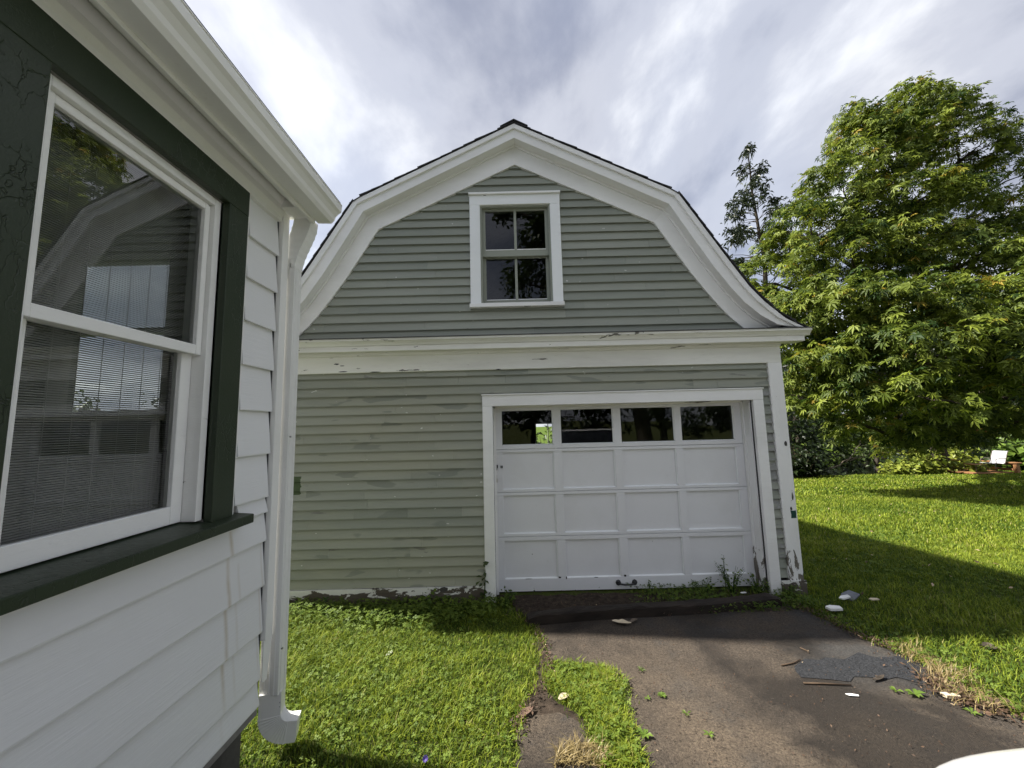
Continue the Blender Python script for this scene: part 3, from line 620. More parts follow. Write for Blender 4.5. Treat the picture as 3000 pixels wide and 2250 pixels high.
# door casing, jambs, stops
MB().box(-0.316, DL, WY - 0.042, WY, -0.08, 1.858).build('door_casing', M['trim'], GA, bevel=0.003)
MB().box(DR, 2.621, WY - 0.042, WY, -0.08, 1.858).build('door_casing', M['trim'], GA, bevel=0.003)
MB().box(-0.317, 2.622, WY - 0.043, WY, 1.8585, 1.972).build('door_casing', M['trim'], GA, bevel=0.003)
MB().box(-0.325, 2.63, WY - 0.055, WY, 1.9725, 1.985).build('drip_cap', M['trim'], GA, bevel=0.003)
MB().box(DL - 0.02, DL, WY + 0.0, SY + 0.12, -0.08, DT).build('door_jamb', M['trim'], GA)
MB().box(DR, DR + 0.02, WY + 0.0, SY + 0.12, -0.08, DT).build('door_jamb', M['trim'], GA)
MB().box(DL, DR, WY + 0.0, SY + 0.12, DT, DT + 0.02).build('door_jamb', M['trim_worn'], GA)
MB().box(DL, DL + 0.022, SY - 0.045, SY - 0.003, -0.08, DT).build('door_stop', M['trim'], GA)
MB().box(DR - 0.022, DR, SY - 0.045, SY - 0.003, -0.08, DT).build('door_stop', M['trim_post'], GA)
MB().box(DR - 0.011, DR, WY + 0.02, SY - 0.046, -0.08, DT).build('door_stop', M['trim_post'], GA)
MB().box(DL, DR, SY - 0.045, SY - 0.003, DT - 0.02, DT).build('door_stop', M['trim_worn'], GA)
# shell: side walls, back wall with a window, floor, loft
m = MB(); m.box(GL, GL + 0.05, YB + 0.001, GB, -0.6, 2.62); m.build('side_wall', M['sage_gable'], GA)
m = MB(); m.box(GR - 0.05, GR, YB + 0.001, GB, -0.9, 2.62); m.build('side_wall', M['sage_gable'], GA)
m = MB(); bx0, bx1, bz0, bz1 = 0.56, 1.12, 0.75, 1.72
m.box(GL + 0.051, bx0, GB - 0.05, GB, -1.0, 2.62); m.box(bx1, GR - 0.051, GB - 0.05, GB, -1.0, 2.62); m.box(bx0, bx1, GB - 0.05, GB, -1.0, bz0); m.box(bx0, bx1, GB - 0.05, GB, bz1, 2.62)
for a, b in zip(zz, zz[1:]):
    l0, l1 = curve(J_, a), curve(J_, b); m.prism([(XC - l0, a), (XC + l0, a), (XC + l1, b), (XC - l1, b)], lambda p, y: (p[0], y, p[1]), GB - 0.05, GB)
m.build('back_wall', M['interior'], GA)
m = MB(); m.box(bx0, bx0 + 0.04, GB - 0.04, GB - 0.01, bz0, bz1); m.box(bx1 - 0.04, bx1, GB - 0.04, GB - 0.01, bz0, bz1); m.box(bx0 + .04, bx1 - .04, GB - 0.04, GB - 0.01, bz1 - .04, bz1); m.box(bx0 + .34, bx0 + .36, GB - 0.04, GB - 0.01, bz0, bz1 - .04); m.build('back_window_frame', M['trim_worn'], GA)
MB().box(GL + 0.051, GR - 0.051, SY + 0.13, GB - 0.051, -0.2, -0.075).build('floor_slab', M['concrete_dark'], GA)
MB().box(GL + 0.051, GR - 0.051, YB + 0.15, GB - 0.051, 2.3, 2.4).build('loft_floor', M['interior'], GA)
for i in range(9):
    x = -0.45 - i * 0.205
    if i < 6: MB().box(x - 0.1, x + 0.098, WY - 0.13, WY - 0.03, -0.19, -0.118).build('brick', M['brick'], GA, bevel=0.006)

# ------------------------------------------------------------------ white house on the left
HX, HY = -1.30, 2.075
HO = root('house', (-3.5, 0.0, 0.0), 'white sided house with dark green window trim and white gutter', 'house')
OY0, OY1, OZ0, OZ1 = 0.965, 1.645, 1.262, 2.706       # rough window opening
wx0, wx1 = HX - 0.13, HX - 0.014
m = MB(); m.box(wx0, wx1, -5, OY0, 0.25, 2.97); m.box(wx0, wx1, OY1, HY - 0.02, 0.25, 2.97); m.box(wx0, wx1, OY0, OY1, 0.25, OZ0); m.box(wx0, wx1, OY0, OY1, OZ1, 2.97)
m.build('wall', M['plaster'], HO)
ex0, ex1, ez0, ez1 = -2.43, -1.83, 1.78, 2.62
m = MB(); ya, yb = HY - 0.12, HY - 0.016
m.box(-6.3, ex0, ya, yb, 0.25, 2.97); m.box(ex1, wx0 - 0.001, ya, yb, 0.25, 2.97); m.box(ex0, ex1, ya, yb, 0.25, ez0); m.box(ex0, ex1, ya, yb, ez1, 2.97)
m.prism([(-6.3, 2.97), (wx1, 2.97), (-3.8, 4.5)], lambda p, y: (p[0], y, p[1]), ya, yb); m.build('end_wall', M['plaster'], HO)
m = MB(); m.box(ex0 - 0.1, ex0, yb, yb + 0.03, ez0 - 0.1, ez1 + 0.1); m.box(ex1, ex1 + 0.1, yb, yb + 0.03, ez0 - 0.1, ez1 + 0.1); m.box(ex0, ex1, yb, yb + 0.03, ez1, ez1 + 0.1); m.box(ex0, ex1, yb, yb + 0.03, ez0 - 0.1, ez0); m.box(ex0, ex1, yb - 0.05, yb, 2.2, 2.23); m.build('end_window_trim', M['green_paint'], HO)
MB().add([(ex0, yb - 0.04, ez0), (ex1, yb - 0.04, ez0), (ex1, yb - 0.04, ez1), (ex0, yb - 0.04, ez1)], [(0, 1, 2, 3)]).build('pane', M['glass_house'], HO, fix=False)
m = MB(); m.box(-6.3, -6.2, -5, ya, 0.25, 2.97); m.box(-6.2, wx0 - 0.001, -5, -4.9, 0.25, 2.97); m.build('back_walls', M['plaster'], HO)
MB().box(-6.2, wx0 - .001, -4.9, ya - .001, 0.5, 0.62).build('floor', M['timber_dark'], HO)
MB().box(-6.2, wx0 - .001, -4.9, ya - .001, 2.86, 2.95).build('ceiling', M['plaster'], HO)
MB().box(-6.25, HX - 0.06, -4.95, HY - 0.06, -0.5, 0.30).build('foundation', M['concrete_dark'], HO)
zb = [0.304, 0.427, 0.648, 0.871, 1.092, 1.313, 1.536, 1.757, 1.978, 2.197, 2.415, 2.629, 2.843, 2.95]
def side(z0, z1, y0, y1, axis=0):
    lip = 0.0
    m = MB()
    p = [(HX + 0.009, z0), (HX + 0.010, z0 + 0.006), (HX - 0.0115, z1 + 0.004), (HX - 0.0138, z1 + 0.004), (HX - 0.0138, z0 + 0.003)]
    if axis == 0: m.prism(p, lambda q, a: (q[0], a, q[1]), y0, y1)
    else: m.prism(p, lambda q, a: (a, q[0] - HX + HY, q[1]), y0, y1)
    return m.build('siding_board', M['vinyl_stained'], HO)
for i in range(len(zb) - 1):
    z0, z1 = zb[i], zb[i + 1]
    if z1 < 1.24: side(z0, z1, -5, 2.035)
    elif z0 < 1.24: side(z0, 1.235, -5, 2.035); side(1.2355, z1, 1.832, 2.035); side(1.2355, z1, -5, 0.78)
    elif z0 < 2.84:
        side(z0, z1, 1.795, 2.035); side(z0, z1, -5, 0.80)
for i in range(len(zb) - 1):
    z0, z1 = zb[i], zb[i + 1]
    if z0 < ez1 + 0.1 and z1 > ez0 - 0.1: side(z0, z1, -6.3, ex0 - 0.1, 1); side(z0, z1, ex1 + 0.1, HX - 0.07, 1)
    else: side(z0, z1, -6.3, HX - 0.07, 1)
# corner post (its lower end bent outward), J-channel and frieze
m = MB(); m.box(HX - 0.066, HX + 0.022, 2.042, 2.098, 0.60, 2.94)
m.hexa([(HX + 0.010, 2.046, 0.40), (HX + 0.016, 2.075, 0.40), (HX + 0.012, 2.080, 0.40), (HX + 0.004, 2.05, 0.40)], [(HX + 0.016, 2.043, 0.599), (HX + 0.0215, 2.097, 0.599), (HX + 0.012, 2.097, 0.599), (HX + 0.006, 2.043, 0.599)])
m.build('corner_post', M['aluminium_white'], HO, bevel=0.003)
MB().box(HX - 0.05, HX - 0.004, 2.0355, 2.0415, 0.42, 2.94).build('corner_channel', M['dark_flashing'], HO)
MB().box(HX - 0.0137, HX + 0.006, 1.770, 1.792, 1.275, 2.835).build('window_channel', M['aluminium_white'], HO, bevel=0.002)
m = MB().prism([(HX - 0.0137, 2.836), (HX + 0.012, 2.836), (HX + 0.014, 2.862), (HX + 0.03, 2.885), (HX + 0.03, 2.949), (HX - 0.0137, 2.949)], lambda q, a: (q[0], a, q[1]), -5, 2.0415)
m.build('frieze_board', M['aluminium_white'], HO, bevel=0.002)
# eave
MB().box(HX + 0.0305, -1.145, -5, 2.02, 2.951, 2.965).build('soffit', M['aluminium_white'], HO)
m = MB(); m.prism([(HX + 0.031, 2.9505), (HX + 0.055, 2.9505), (HX + 0.031, 2.915)], lambda q, a: (q[0], a, q[1]), -5, 2.02); m.box(-1.21, -1.165, -5, 2.06, 2.936, 2.9505); m.build('soffit_moulding', M['aluminium_white'], HO, bevel=0.002)
MB().box(-1.165, -1.145, -5, 2.13, 2.87, 3.03).build('fascia', M['aluminium_white'], HO, bevel=0.002)
gp = [(-1.144, 2.995), (-1.144, 2.890), (-1.062, 2.887), (-1.046, 2.905), (-1.040, 2.925), (-1.022, 2.945), (-1.006, 2.955), (-1.002, 2.985), (-1.004, 2.995)]
gi = [(x - 0.003 if x > -1.14 else x + 0.003, z_ + (0.003 if z_ < 2.99 else 0)) for x, z_ in gp]
m = MB(); poly = gp + gi[::-1]; n = len(gp)
for i in range(n - 1):
    m.prism([gp[i], gp[i + 1], gi[i + 1], gi[i]], lambda q, a: (q[0], a, q[1]), -5, 2.155)
m.prism(gp, lambda q, a: (q[0], a, q[1]), 2.1552, 2.160)
m.box(-1.012, -1.000, -5, 2.16, 2.9955, 3.0)
gut = m.build('gutter', M['aluminium_white'], HO)
# roof
m = MB(); m.prism([(-1.03, 3.03), (-3.8, 4.62), (-3.8, 4.70), (-1.03, 3.045)], lambda q, a: (q[0], a, q[1]), -5.2, 2.2); m.prism([(-6.6, 3.03), (-3.8, 4.62), (-3.8, 4.70), (-6.6, 3.045)], lambda q, a: (q[0], a, q[1]), -5.2, 2.2); m.build('roof', M['shingle'], HO)
MB().box(-1.166, -1.30, 2.0, 2.13, 2.90, 2.948).build('eave_return', M['aluminium_white'], HO)
# downspout
def rect_sweep(m, path, ribs=False):
    """path: (centre, dir, wx, wy)"""
    rings = []
    for (c, u, v) in path:
        c = Vector(c); u = Vector(u); v = Vector(v)
        rings.append([c - u - v, c + u - v, c + u + v, c - u + v])
    v_ = [p for r_ in rings for p in r_]; f = []
    for i in range(len(rings) - 1):
        for k in range(4): f.append((i * 4 + k, i * 4 + (k + 1) % 4, (i + 1) * 4 + (k + 1) % 4, (i + 1) * 4 + k))
    f += [(3, 2, 1, 0), tuple(range(len(v_) - 4, len(v_)))]
    m.add(v_, f)
DX, DY = -1.293, 2.145
m = MB(); U = (0.049, 0, 0); V_ = (0, 0.036, 0)
rect_sweep(m, [((DX, DY, 0.30), U, V_), ((DX, DY, 2.62), U, V_)])
for xx in (-0.025, 0.0, 0.025): m.box(DX + xx - 0.004, DX + xx + 0.004, DY - 0.039, DY - 0.0362, 0.30, 2.62)
for zz_ in (-0.018, 0.018): m.box(DX + 0.0492, DX + 0.0515, DY + zz_ - 0.005, DY + zz_ + 0.005, 0.30, 2.62)
ds = m.build('downspout', M['aluminium_white'], HO, bevel=0.004)
m = MB()
pa = []
for t_ in np.linspace(0, 1, 17):
    sft = 0.085 * (1 - smooth(t_)); rib = 1.0 + (0.04 if int(t_ * 16) % 2 else 0.0) * (0.15 < t_ < 0.85)
    pa.append(((DX + sft, DY, 2.895 - t_ * 0.30), (0.052 * rib, 0, 0), (0, 0.039 * rib, 0)))
rect_sweep(m, pa); m.build('upper_elbow', M['aluminium_white'], ds, bevel=0.002)
m = MB(); pa = []
for t_ in np.linspace(0, 1, 25):
    a = t_ * R(84); r_ = 0.09; rib = 1.0 + (0.045 if int(round(t_ * 24)) % 2 else 0.0)
    d = Vector((0.96, 0.28, 0)); c = Vector((DX, DY, 0.20)) + d * (r_ * (1 - math.cos(a))) + Vector((0, 0, -r_ * math.sin(a)))
    tz = Vector((0, 0, -math.cos(a))) + d * math.sin(a); n2 = Vector((-d.y, d.x, 0)); n3 = tz.cross(n2)
    mixu = Vector(U) * 1.03 if t_ < 0.02 else n3 * 0.05 * rib
    pa.append((c, n3 * -0.051 * rib, n2 * 0.038 * rib))
c, uu, vv = pa[-1]; pa.append((c + tz * 0.045, uu, vv)); pa.insert(0, (Vector((DX, DY, 0.31)), pa[0][1], pa[0][2]))
rect_sweep(m, pa); m.build('lower_elbow', M['aluminium_white'], ds)
for zz_ in (1.62, 0.52, 0.26, 0.24): MB().tube([(DX + 0.049, DY - 0.02, zz_), (DX + 0.056, DY - 0.02, zz_)], 0.005, 8).build('screw', M['steel'], ds)
# window
GX = HX + 0.02
MB().box(HX - 0.0137, GX, OY1, 1.768, 1.276, 2.706).build('window_casing', M['green_paint'], HO, bevel=0.003)
MB().box(HX - 0.0137, GX, 0.80, OY0, 1.276, 2.706).build('window_casing', M['green_paint'], HO, bevel=0.003)
MB().box(HX - 0.0137, GX + 0.001, 0.80, 1.768, 2.7065, 2.834).build('window_casing', M['green_paint'], HO, bevel=0.003)
MB().hexa([(HX - 0.14, 0.79, 1.232), (HX + 0.078, 0.79, 1.232), (HX + 0.078, 1.828, 1.232), (HX - 0.14, 1.828, 1.232)], [(HX - 0.14, 0.79, 1.290), (HX + 0.078, 0.79, 1.272), (HX + 0.078, 1.828, 1.272), (HX - 0.14, 1.828, 1.290)]).build('window_sill', M['green_paint'], HO, bevel=0.004)
m = MB(); m.box(HX - 0.0136, HX + 0.008, 0.79, 1.822, 1.205, 1.2315); m.build('sill_flashing', M['aluminium_white'], HO)
# green reveal then white stop
m = MB(); m.box(HX - 0.03, HX - 0.0138, OY1 - 0.0, OY1 + 0.03, 1.29, 2.706); m.build('reveal', M['green_paint'], HO)
jx = HX - 0.02
m = MB(); m.box(HX - 0.13, jx, OY1 - 0.034, OY1 - 0.001, 1.288, 2.705); m.build('window_jamb', M['sash_white'], HO, bevel=0.003)
m = MB(); m.box(HX - 0.13, jx, OY0 + 0.001, OY0 + 0.034, 1.288, 2.705); m.build('window_jamb', M['sash_white'], HO, bevel=0.003)
m = MB(); m.box(HX - 0.13, jx, OY0 + 0.0345, OY1 - 0.0345, 2.672, 2.705); m.build('window_jamb', M['sash_white'], HO, bevel=0.003)
def hsash(z0, z1, x, bot, top, st):
    y0, y1 = OY0 + 0.036, OY1 - 0.036
    m = MB(); m.box(x - 0.035, x, y0, y0 + st, z0, z1); m.box(x - 0.035, x, y1 - st, y1, z0, z1); m.box(x - 0.034, x - 0.001, y0 + st, y1 - st, z0, z0 + bot); m.box(x - 0.034, x - 0.001, y0 + st, y1 - st, z1 - top, z1)
    s_ = m.build('window_sash', M['sash_white'], HO, bevel=0.003)
    MB().add([(x - 0.018, y0 + st, z0 + bot), (x - 0.018, y1 - st, z0 + bot), (x - 0.018, y1 - st, z1 - top), (x - 0.018, y0 + st, z1 - top)], [(0, 1, 2, 3)]).build('pane', M['glass_house'], s_, fix=False)
hsash(1.985, 2.670, HX - 0.040, 0.042, 0.03, 0.026); hsash(1.291, 2.022, HX - 0.078, 0.07, 0.035, 0.05)
m = MB(); zz_ = 1.30
while zz_ < 2.74:
    m.box(HX - 0.171, HX - 0.168, 0.93, 1.69, zz_, zz_ + 0.0046); zz_ += 0.0078
sh = m.build('roll_up_shade', M['shade_slat'], HO, fix=False); sh['kind'] = 'stuff'
m = MB()
for yy in np.arange(0.96, 1.69, 0.075): m.box(HX - 0.1675, HX - 0.1665, yy, yy + 0.002, 1.30, 2.74)
m.build('shade_cords', M['shade_slat'], HO, fix=False)

# ------------------------------------------------------------------ foliage tools
def unit(v): return v / np.maximum(np.linalg.norm(v, axis=-1, keepdims=True), 1e-9)
def leaflets(B, D, S, L, W, droop=0.15, fold=0.15):
    N_ = np.cross(D, S); n = len(B); V = np.empty((n, 4, 3))
    V[:, 0] = B
    V[:, 1] = B + D * (0.55 * L)[:, None] + S * (0.5 * W)[:, None] + N_ * (fold * W)[:, None]
    V[:, 2] = B + D * L[:, None] - np.array([0, 0, 1.0]) * (droop * L)[:, None]
    V[:, 3] = B + D * (0.55 * L)[:, None] - S * (0.5 * W)[:, None] + N_ * (fold * W)[:, None]
    i = np.arange(n)[:, None] * 4
    F = np.concatenate([i + np.array([[0, 1, 2]]), i + np.array([[0, 2, 3]])], 1).reshape(-1, 3)
    return V.reshape(-1, 3), F
def frame(Nn):
    a = np.cross(Nn, rng.normal(size=Nn.shape)); a = unit(a); return a, np.cross(Nn, a)
def palmate(C, Nn, size, nl=6, tint=None, wfac=0.36, droop=0.25):
    n = len(C); a, b = frame(Nn); Bs, Ds, Ss, Ls, Ts = [], [], [], [], []
    for k in range(nl):
        th = -1.9 + 3.8 * k / (nl - 1); d = unit(a * math.cos(th) + b * math.sin(th) + Nn * rng.uniform(-0.25, 0.15, (n, 1)))
        s = unit(np.cross(Nn, d)); L = size * (1.0 - 0.4 * abs(th) / 1.9) * rng.uniform(0.85, 1.1, n)
        Bs.append(C); Ds.append(d); Ss.append(s); Ls.append(L); Ts.append(tint)
    V, F = leaflets(np.concatenate(Bs), np.concatenate(Ds), np.concatenate(Ss), np.concatenate(Ls), np.concatenate(Ls) * wfac, droop)
    return V, F, np.repeat(np.concatenate(Ts), 4)
def single(C, Nn, size, tint, wfac=0.55, droop=0.15):
    a, b = frame(Nn); V, F = leaflets(C, a, b, size, size * wfac, droop); return V, F, np.repeat(tint, 4)
def clumps(lobes, per, leaves, rc, up=0.35, flat=0.8):
    """leaf positions and normals: clumps sit on the shell of each lobe; leaves sit on the dome of each clump"""
    P, Q, T = [], [], []; cl = []
    for (c, r) in lobes:
        c = np.array(c, float); r = np.array(r, float) if hasattr(r, '__len__') else np.array([r] * 3, float)
        n = max(3, int(per * (r[0] * r[2] + r[1] * r[2] + r[0] * r[1]) / 3))
        d = unit(rng.normal(size=(n, 3))); d[:, 2] = np.where(d[:, 2] < -0.5, -d[:, 2] * 0.3, d[:, 2]); d = unit(d)
        cc = c + d * r * rng.uniform(0.62, 1.06, (n, 1)); cl.append(cc)
        for k in range(n):
            m_ = int(leaves * rng.uniform(0.6, 1.4)); q = unit(rng.normal(size=(m_, 3)) + d[k] * 0.7 + np.array([0, 0, up]))
            rr = rc * rng.uniform(0.7, 1.3); p = cc[k] + q * rr * np.array([1, 1, flat]) * rng.uniform(0.35, 1.1, (m_, 1))
            P.append(p); Q.append(unit(q * 0.8 + np.array([0, 0, 0.7]) + rng.normal(size=(m_, 3)) * 0.45))
            T.append(np.clip(rng.normal(0.42, 0.22, m_) + rng.normal(0, 0.17), 0, 1))
    return np.concatenate(P), np.concatenate(Q), np.concatenate(T), np.concatenate(cl)
def limb_mesh(m, a, b, r0, r1, wob=0.15, n=6, sag=0.0):
    a = Vector(a); b = Vector(b); pts = []; L = (b - a).length
    for i in range(n + 1):
        t_ = i / n; p = a.lerp(b, t_) + Vector(rng.normal(0, 1, 3)) * (wob * L * 0.12 * math.sin(t_ * math.pi)); p.z -= sag * math.sin(t_ * math.pi); pts.append(p)
    m.tube(pts, [r0 + (r1 - r0) * i / n for i in range(n + 1)], 7); return pts
def tree(name, label, base, lobes, per, leaves, rc, leafsize, lmat, bmat='bark', trunk_r=0.25, kind='palm', fork=0.35, group=None, twigs=60, cat='tree'):
    base = Vector(base); T = root(name, base, label, cat, group)
    P, Q, tn, cl = clumps(lobes, per, leaves, rc)
    if kind == 'palm': V, F, t_ = palmate(P, Q, leafsize * rng.uniform(0.7, 1.2, len(P)), 6, tn, 0.27)
    else: V, F, t_ = single(P, Q, leafsize * rng.uniform(0.6, 1.3, len(P)), tn)
    np_mesh('crown', V, F, M[lmat], T, t_)
    m = MB(); cen = np.mean([np.array(l[0]) for l in lobes], axis=0); top = max(l[0][2] for l in lobes)
    fp = base + (Vector(cen) - base) * fork; fp.x = base.x + (fp.x - base.x) * 0.4; fp.y = base.y + (fp.y - base.y) * 0.4
    b0 = base - Vector((0, 0, 0.3))
    limb_mesh(m, b0, fp, trunk_r * 1.15, trunk_r * 0.8, 0.05)
    tip = Vector((base.x * 0.5 + cen[0] * 0.5, base.y * 0.5 + cen[1] * 0.5, top)); trunkpts = limb_mesh(m, fp, tip, trunk_r * 0.8, trunk_r * 0.15, 0.12, 8)
    ends = []
    for (c, r) in lobes:
        c = Vector(c); st_ = min(trunkpts, key=lambda p: (p - c).length + max(0, p.z - c.z) * 2) if c.z > fp.z + 1 else fp
        pts = limb_mesh(m, st_, c, trunk_r * 0.42, trunk_r * 0.12, 0.25, 6); ends += pts[2:]
    idx = rng.permutation(len(cl))[:twigs]
    for k in idx:
        c = Vector(cl[k]); s_ = min(ends, key=lambda p: (p - c).length); limb_mesh(m, s_, c, trunk_r * 0.1, trunk_r * 0.03, 0.3, 3)
    m.build('trunk', M[bmat], T, True, fix=False); return T, cl
def D_(px, py, y): p = on_y(px, py, y); return (p.x, p.y, p.z)

# big chestnut at the right of the garage: lobes placed at their distance, 9 to 16 m away
lob = [(D_(2530,385,14.4),(1.1,1.1,1.0)),(D_(2650,335,14.6),(1.0,1.0,1.0)),(D_(2760,350,14.6),(1.1,1.1,1.0)),(D_(2690,385,14.0),(1.5,1.3,1.3)),(D_(2565,440,13.8),(1.4,1.3,1.3)),(D_(2660,740,12.6),(1.5,1.2,1.0)),(D_(2800,790,12.4),(1.5,1.2,1.0)),(D_(2930,800,12.6),(1.3,1.2,0.8)),(D_(2780,1290,13.2),(1.2,0.8,0.4)),(D_(2890,1265,13.6),(1.2,0.8,0.35)),(D_(2680,1290,13.2),(1.0,0.8,0.4)),(D_(2810,470,14.3),(1.6,1.5,1.2)),(D_(2900,560,14.5),(1.5,1.5,1.3)),
       (D_(2480,580,13.5),(1.6,1.5,1.3)),(D_(2640,620,13.0),(1.7,1.5,1.4)),(D_(2790,660,13.5),(1.7,1.6,1.3)),(D_(2930,700,14),(1.5,1.5,1.2)),
       (D_(2380,700,13.2),(1.5,1.5,1.2)),(D_(2500,780,12.6),(1.6,1.5,1.1)),(D_(2270,830,13.2),(1.2,1.3,1.0)),(D_(2330,930,12.6),(1.5,1.4,1.0)),
       (D_(2430,930,11.4),(1.4,1.3,0.9)),(D_(2560,930,10.6),(1.4,1.3,0.9)),(D_(2700,940,10.2),(1.4,1.3,0.9)),(D_(2850,930,10.4),(1.5,1.3,0.9)),(D_(2990,880,11.0),(1.5,1.3,0.9)),
       (D_(2330,1050,12.2),(1.2,1.2,0.9)),(D_(2470,1060,10.8),(1.3,1.2,0.8)),(D_(2620,1060,9.8),(1.2,1.1,0.8)),(D_(2770,1050,9.6),(1.2,1.1,0.8)),(D_(2930,1040,9.9),(1.3,1.2,0.8)),
       (D_(2380,1170,12.0),(1.2,1.2,0.8)),(D_(2540,1170,10.6),(1.1,1.0,0.6)),(D_(2690,1165,9.6),(1.0,0.9,0.5)),(D_(2840,1170,9.8),(1.1,1.0,0.6)),(D_(2980,1170,10.2),(1.2,1.1,0.7)),
       (D_(2560,1255,11.5),(1.1,1.0,0.5)),(D_(2700,1270,12.0),(1.2,1.1,0.5)),(D_(2850,1250,12.5),(1.2,1.1,0.4)),(D_(2990,1235,12.5),(1.2,1.1,0.4)),(D_(3110,950,11.5),(1.5,1.4,1.0)),(D_(3100,1120,11.0),(1.4,1.3,0.8))]
bx = on_y(2690, 900, 21.0); BT = (bx.x, 21.0, gz(bx.x, 21.0))
T1, cl1 = tree('chestnut_tree', 'large leafy chestnut tree with yellow green drooping branches beside the garage', BT, [(c_, (r_[0], r_[1], r_[2] * 1.15)) for c_, r_ in lob], 23.0, 22, 0.46, 0.225, 'leaf_chestnut', trunk_r=0.34, fork=0.3, twigs=170)
m = MB()
for k in rng.permutation(len(cl1))[:70]:
    c = cl1[k] + rng.normal(0, 0.15, 3); n = rng.integers(1, 4)
    for q in range(n):
        c2 = c + rng.normal(0, 0.05, 3); rr = 0.028
        vs_ = [(c2[0], c2[1], c2[2] + rr), (c2[0], c2[1], c2[2] - rr)] + [(c2[0] + rr * math.cos(a), c2[1] + rr * math.sin(a), c2[2]) for a in np.linspace(0, 6.283, 7)[:-1]]
        m.add(vs_, [(0, 2 + i, 2 + (i + 1) % 6) for i in range(6)] + [(1, 2 + (i + 1) % 6, 2 + i) for i in range(6)])
nuts = m.build('nut_husks', M['nut'], T1, True, fix=False); nuts['kind'] = 'stuff'
# conifer behind the garage
def conifer(px, y, topy, boty, label):
    tp = on_y(px, topy, y); b = Vector((tp.x + 0.8, y, gz(tp.x, y) )); T = root('conifer_tree', b, label, 'tree')
    m = MB(); pts = limb_mesh(m, b - Vector((0, 0, 0.3)), tp, 0.32, 0.03, 0.03, 14); C, Nn = [], []
    H = tp.z - b.z
    for i in range(105):
        f = rng.uniform(0.42, 0.995); p = b.lerp(tp, f); p = min(pts, key=lambda q: abs(q.z - p.z)).lerp(p, 0.7)
        L = (0.3 + 8.0 * (1 - f)) * rng.uniform(0.55, 1.1); L = min(L, 3.4); a = rng.uniform(0, 6.283)
        d = Vector((math.cos(a), math.sin(a), 0.30)).normalized(); e = p + d * L; e.z -= 0.10 * L
        bp = [p.lerp(e, t_) + Vector((0, 0, 0.12 * L * math.sin(t_ * 3.14))) for t_ in np.linspace(0, 1, 6)]
        m.tube(bp, [0.03 * (1 - t_ * 0.8) for t_ in np.linspace(0, 1, 6)], 4, False)
        for q in range(int(20 * L) + 14):
            t_ = rng.uniform(0.45, 1.02) ** 0.5; c = p.lerp(e, min(t_, 1)) + Vector((0, 0, 0.12 * L * math.sin(min(t_, 1) * 3.14))); s_ = 0.07 + 0.05 * L
            C.append((c.x + rng.normal(0, s_), c.y + rng.normal(0, s_), c.z - abs(rng.normal(0, 0.26)))); Nn.append(rng.normal(size=3))
    m.build('trunk', M['bark'], T, True, fix=False)
    C = np.array(C); Nn = unit(np.array(Nn)); V, F, t_ = single(C, Nn, rng.uniform(0.2, 0.46, len(C)), rng.uniform(0, 1, len(C)), 0.24, 0.5)
    np_mesh('crown', V, F, M['leaf_conifer'], T, t_)
conifer(2188, 26.0, 425, 0, 'thin sparse conifer with bare trunk rising behind the garage roof')
# trees beyond the stream
def bg_tree(name, label, px, y, zt, rad, mat, n=5, leaves=42, per=4.0, ls=0.34, cat='tree', group='trees along the stream', zlow=1.0, tr=0.22, kind='single', rc=0.75):
    x = on_y(px, 1200, y).x; b = gz(x, y); lb = []
    for i in range(n):
        f = i / max(1, n - 1); zc = b + zlow + (zt - zlow) * f
        a = rng.uniform(0, 6.283); rr = rad * (0.55 if f > 0.8 else 0.8); off = rad * 0.45 * (1 - 0.5 * f)
        lb.append(((x + off * math.cos(a), y + off * math.sin(a), zc), (rr, rr, max(0.6, (zt - zlow) / n * 0.9))))
    return tree(name, label, (x, y, b), lb, per, leaves, rc, ls, mat, trunk_r=tr, kind=kind, twigs=25, group=group, cat=cat)
bg_tree('background_tree', 'dark leafy tree across the stream behind the garage corner', 2330, 30, 9.0, 4.2, 'leaf_dark_shaded', 6)
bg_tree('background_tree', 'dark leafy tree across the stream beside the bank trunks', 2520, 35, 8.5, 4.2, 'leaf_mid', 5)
bg_tree('background_tree', 'dense dark tree standing behind the yellow green bush', 2700, 32, 9.0, 4.6, 'leaf_dark_shaded', 6)
bg_tree('background_tree', 'dense dark tree behind the patio chair and wooden railing', 2880, 29, 9.5, 5.0, 'leaf_dark_shaded', 6)
bg_tree('background_tree', 'tall dark tree past the wooden railing end', 3080, 26, 11.0, 5.0, 'leaf_dark_shaded', 6)
bg_tree('background_tree', 'low dark tree overhanging the stream beside the garage', 2240, 24, 6.0, 3.0, 'leaf_dark_shaded', 5, zlow=0.6)
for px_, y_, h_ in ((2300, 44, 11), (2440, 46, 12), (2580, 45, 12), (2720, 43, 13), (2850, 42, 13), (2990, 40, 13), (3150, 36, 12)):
    bg_tree('background_tree', 'dark tree in the far row of woods beyond the stream', px_, y_, h_, 5.2, 'leaf_dark_shaded', 5, 30, 2.6, 0.6, group='far row of woods', rc=1.0)
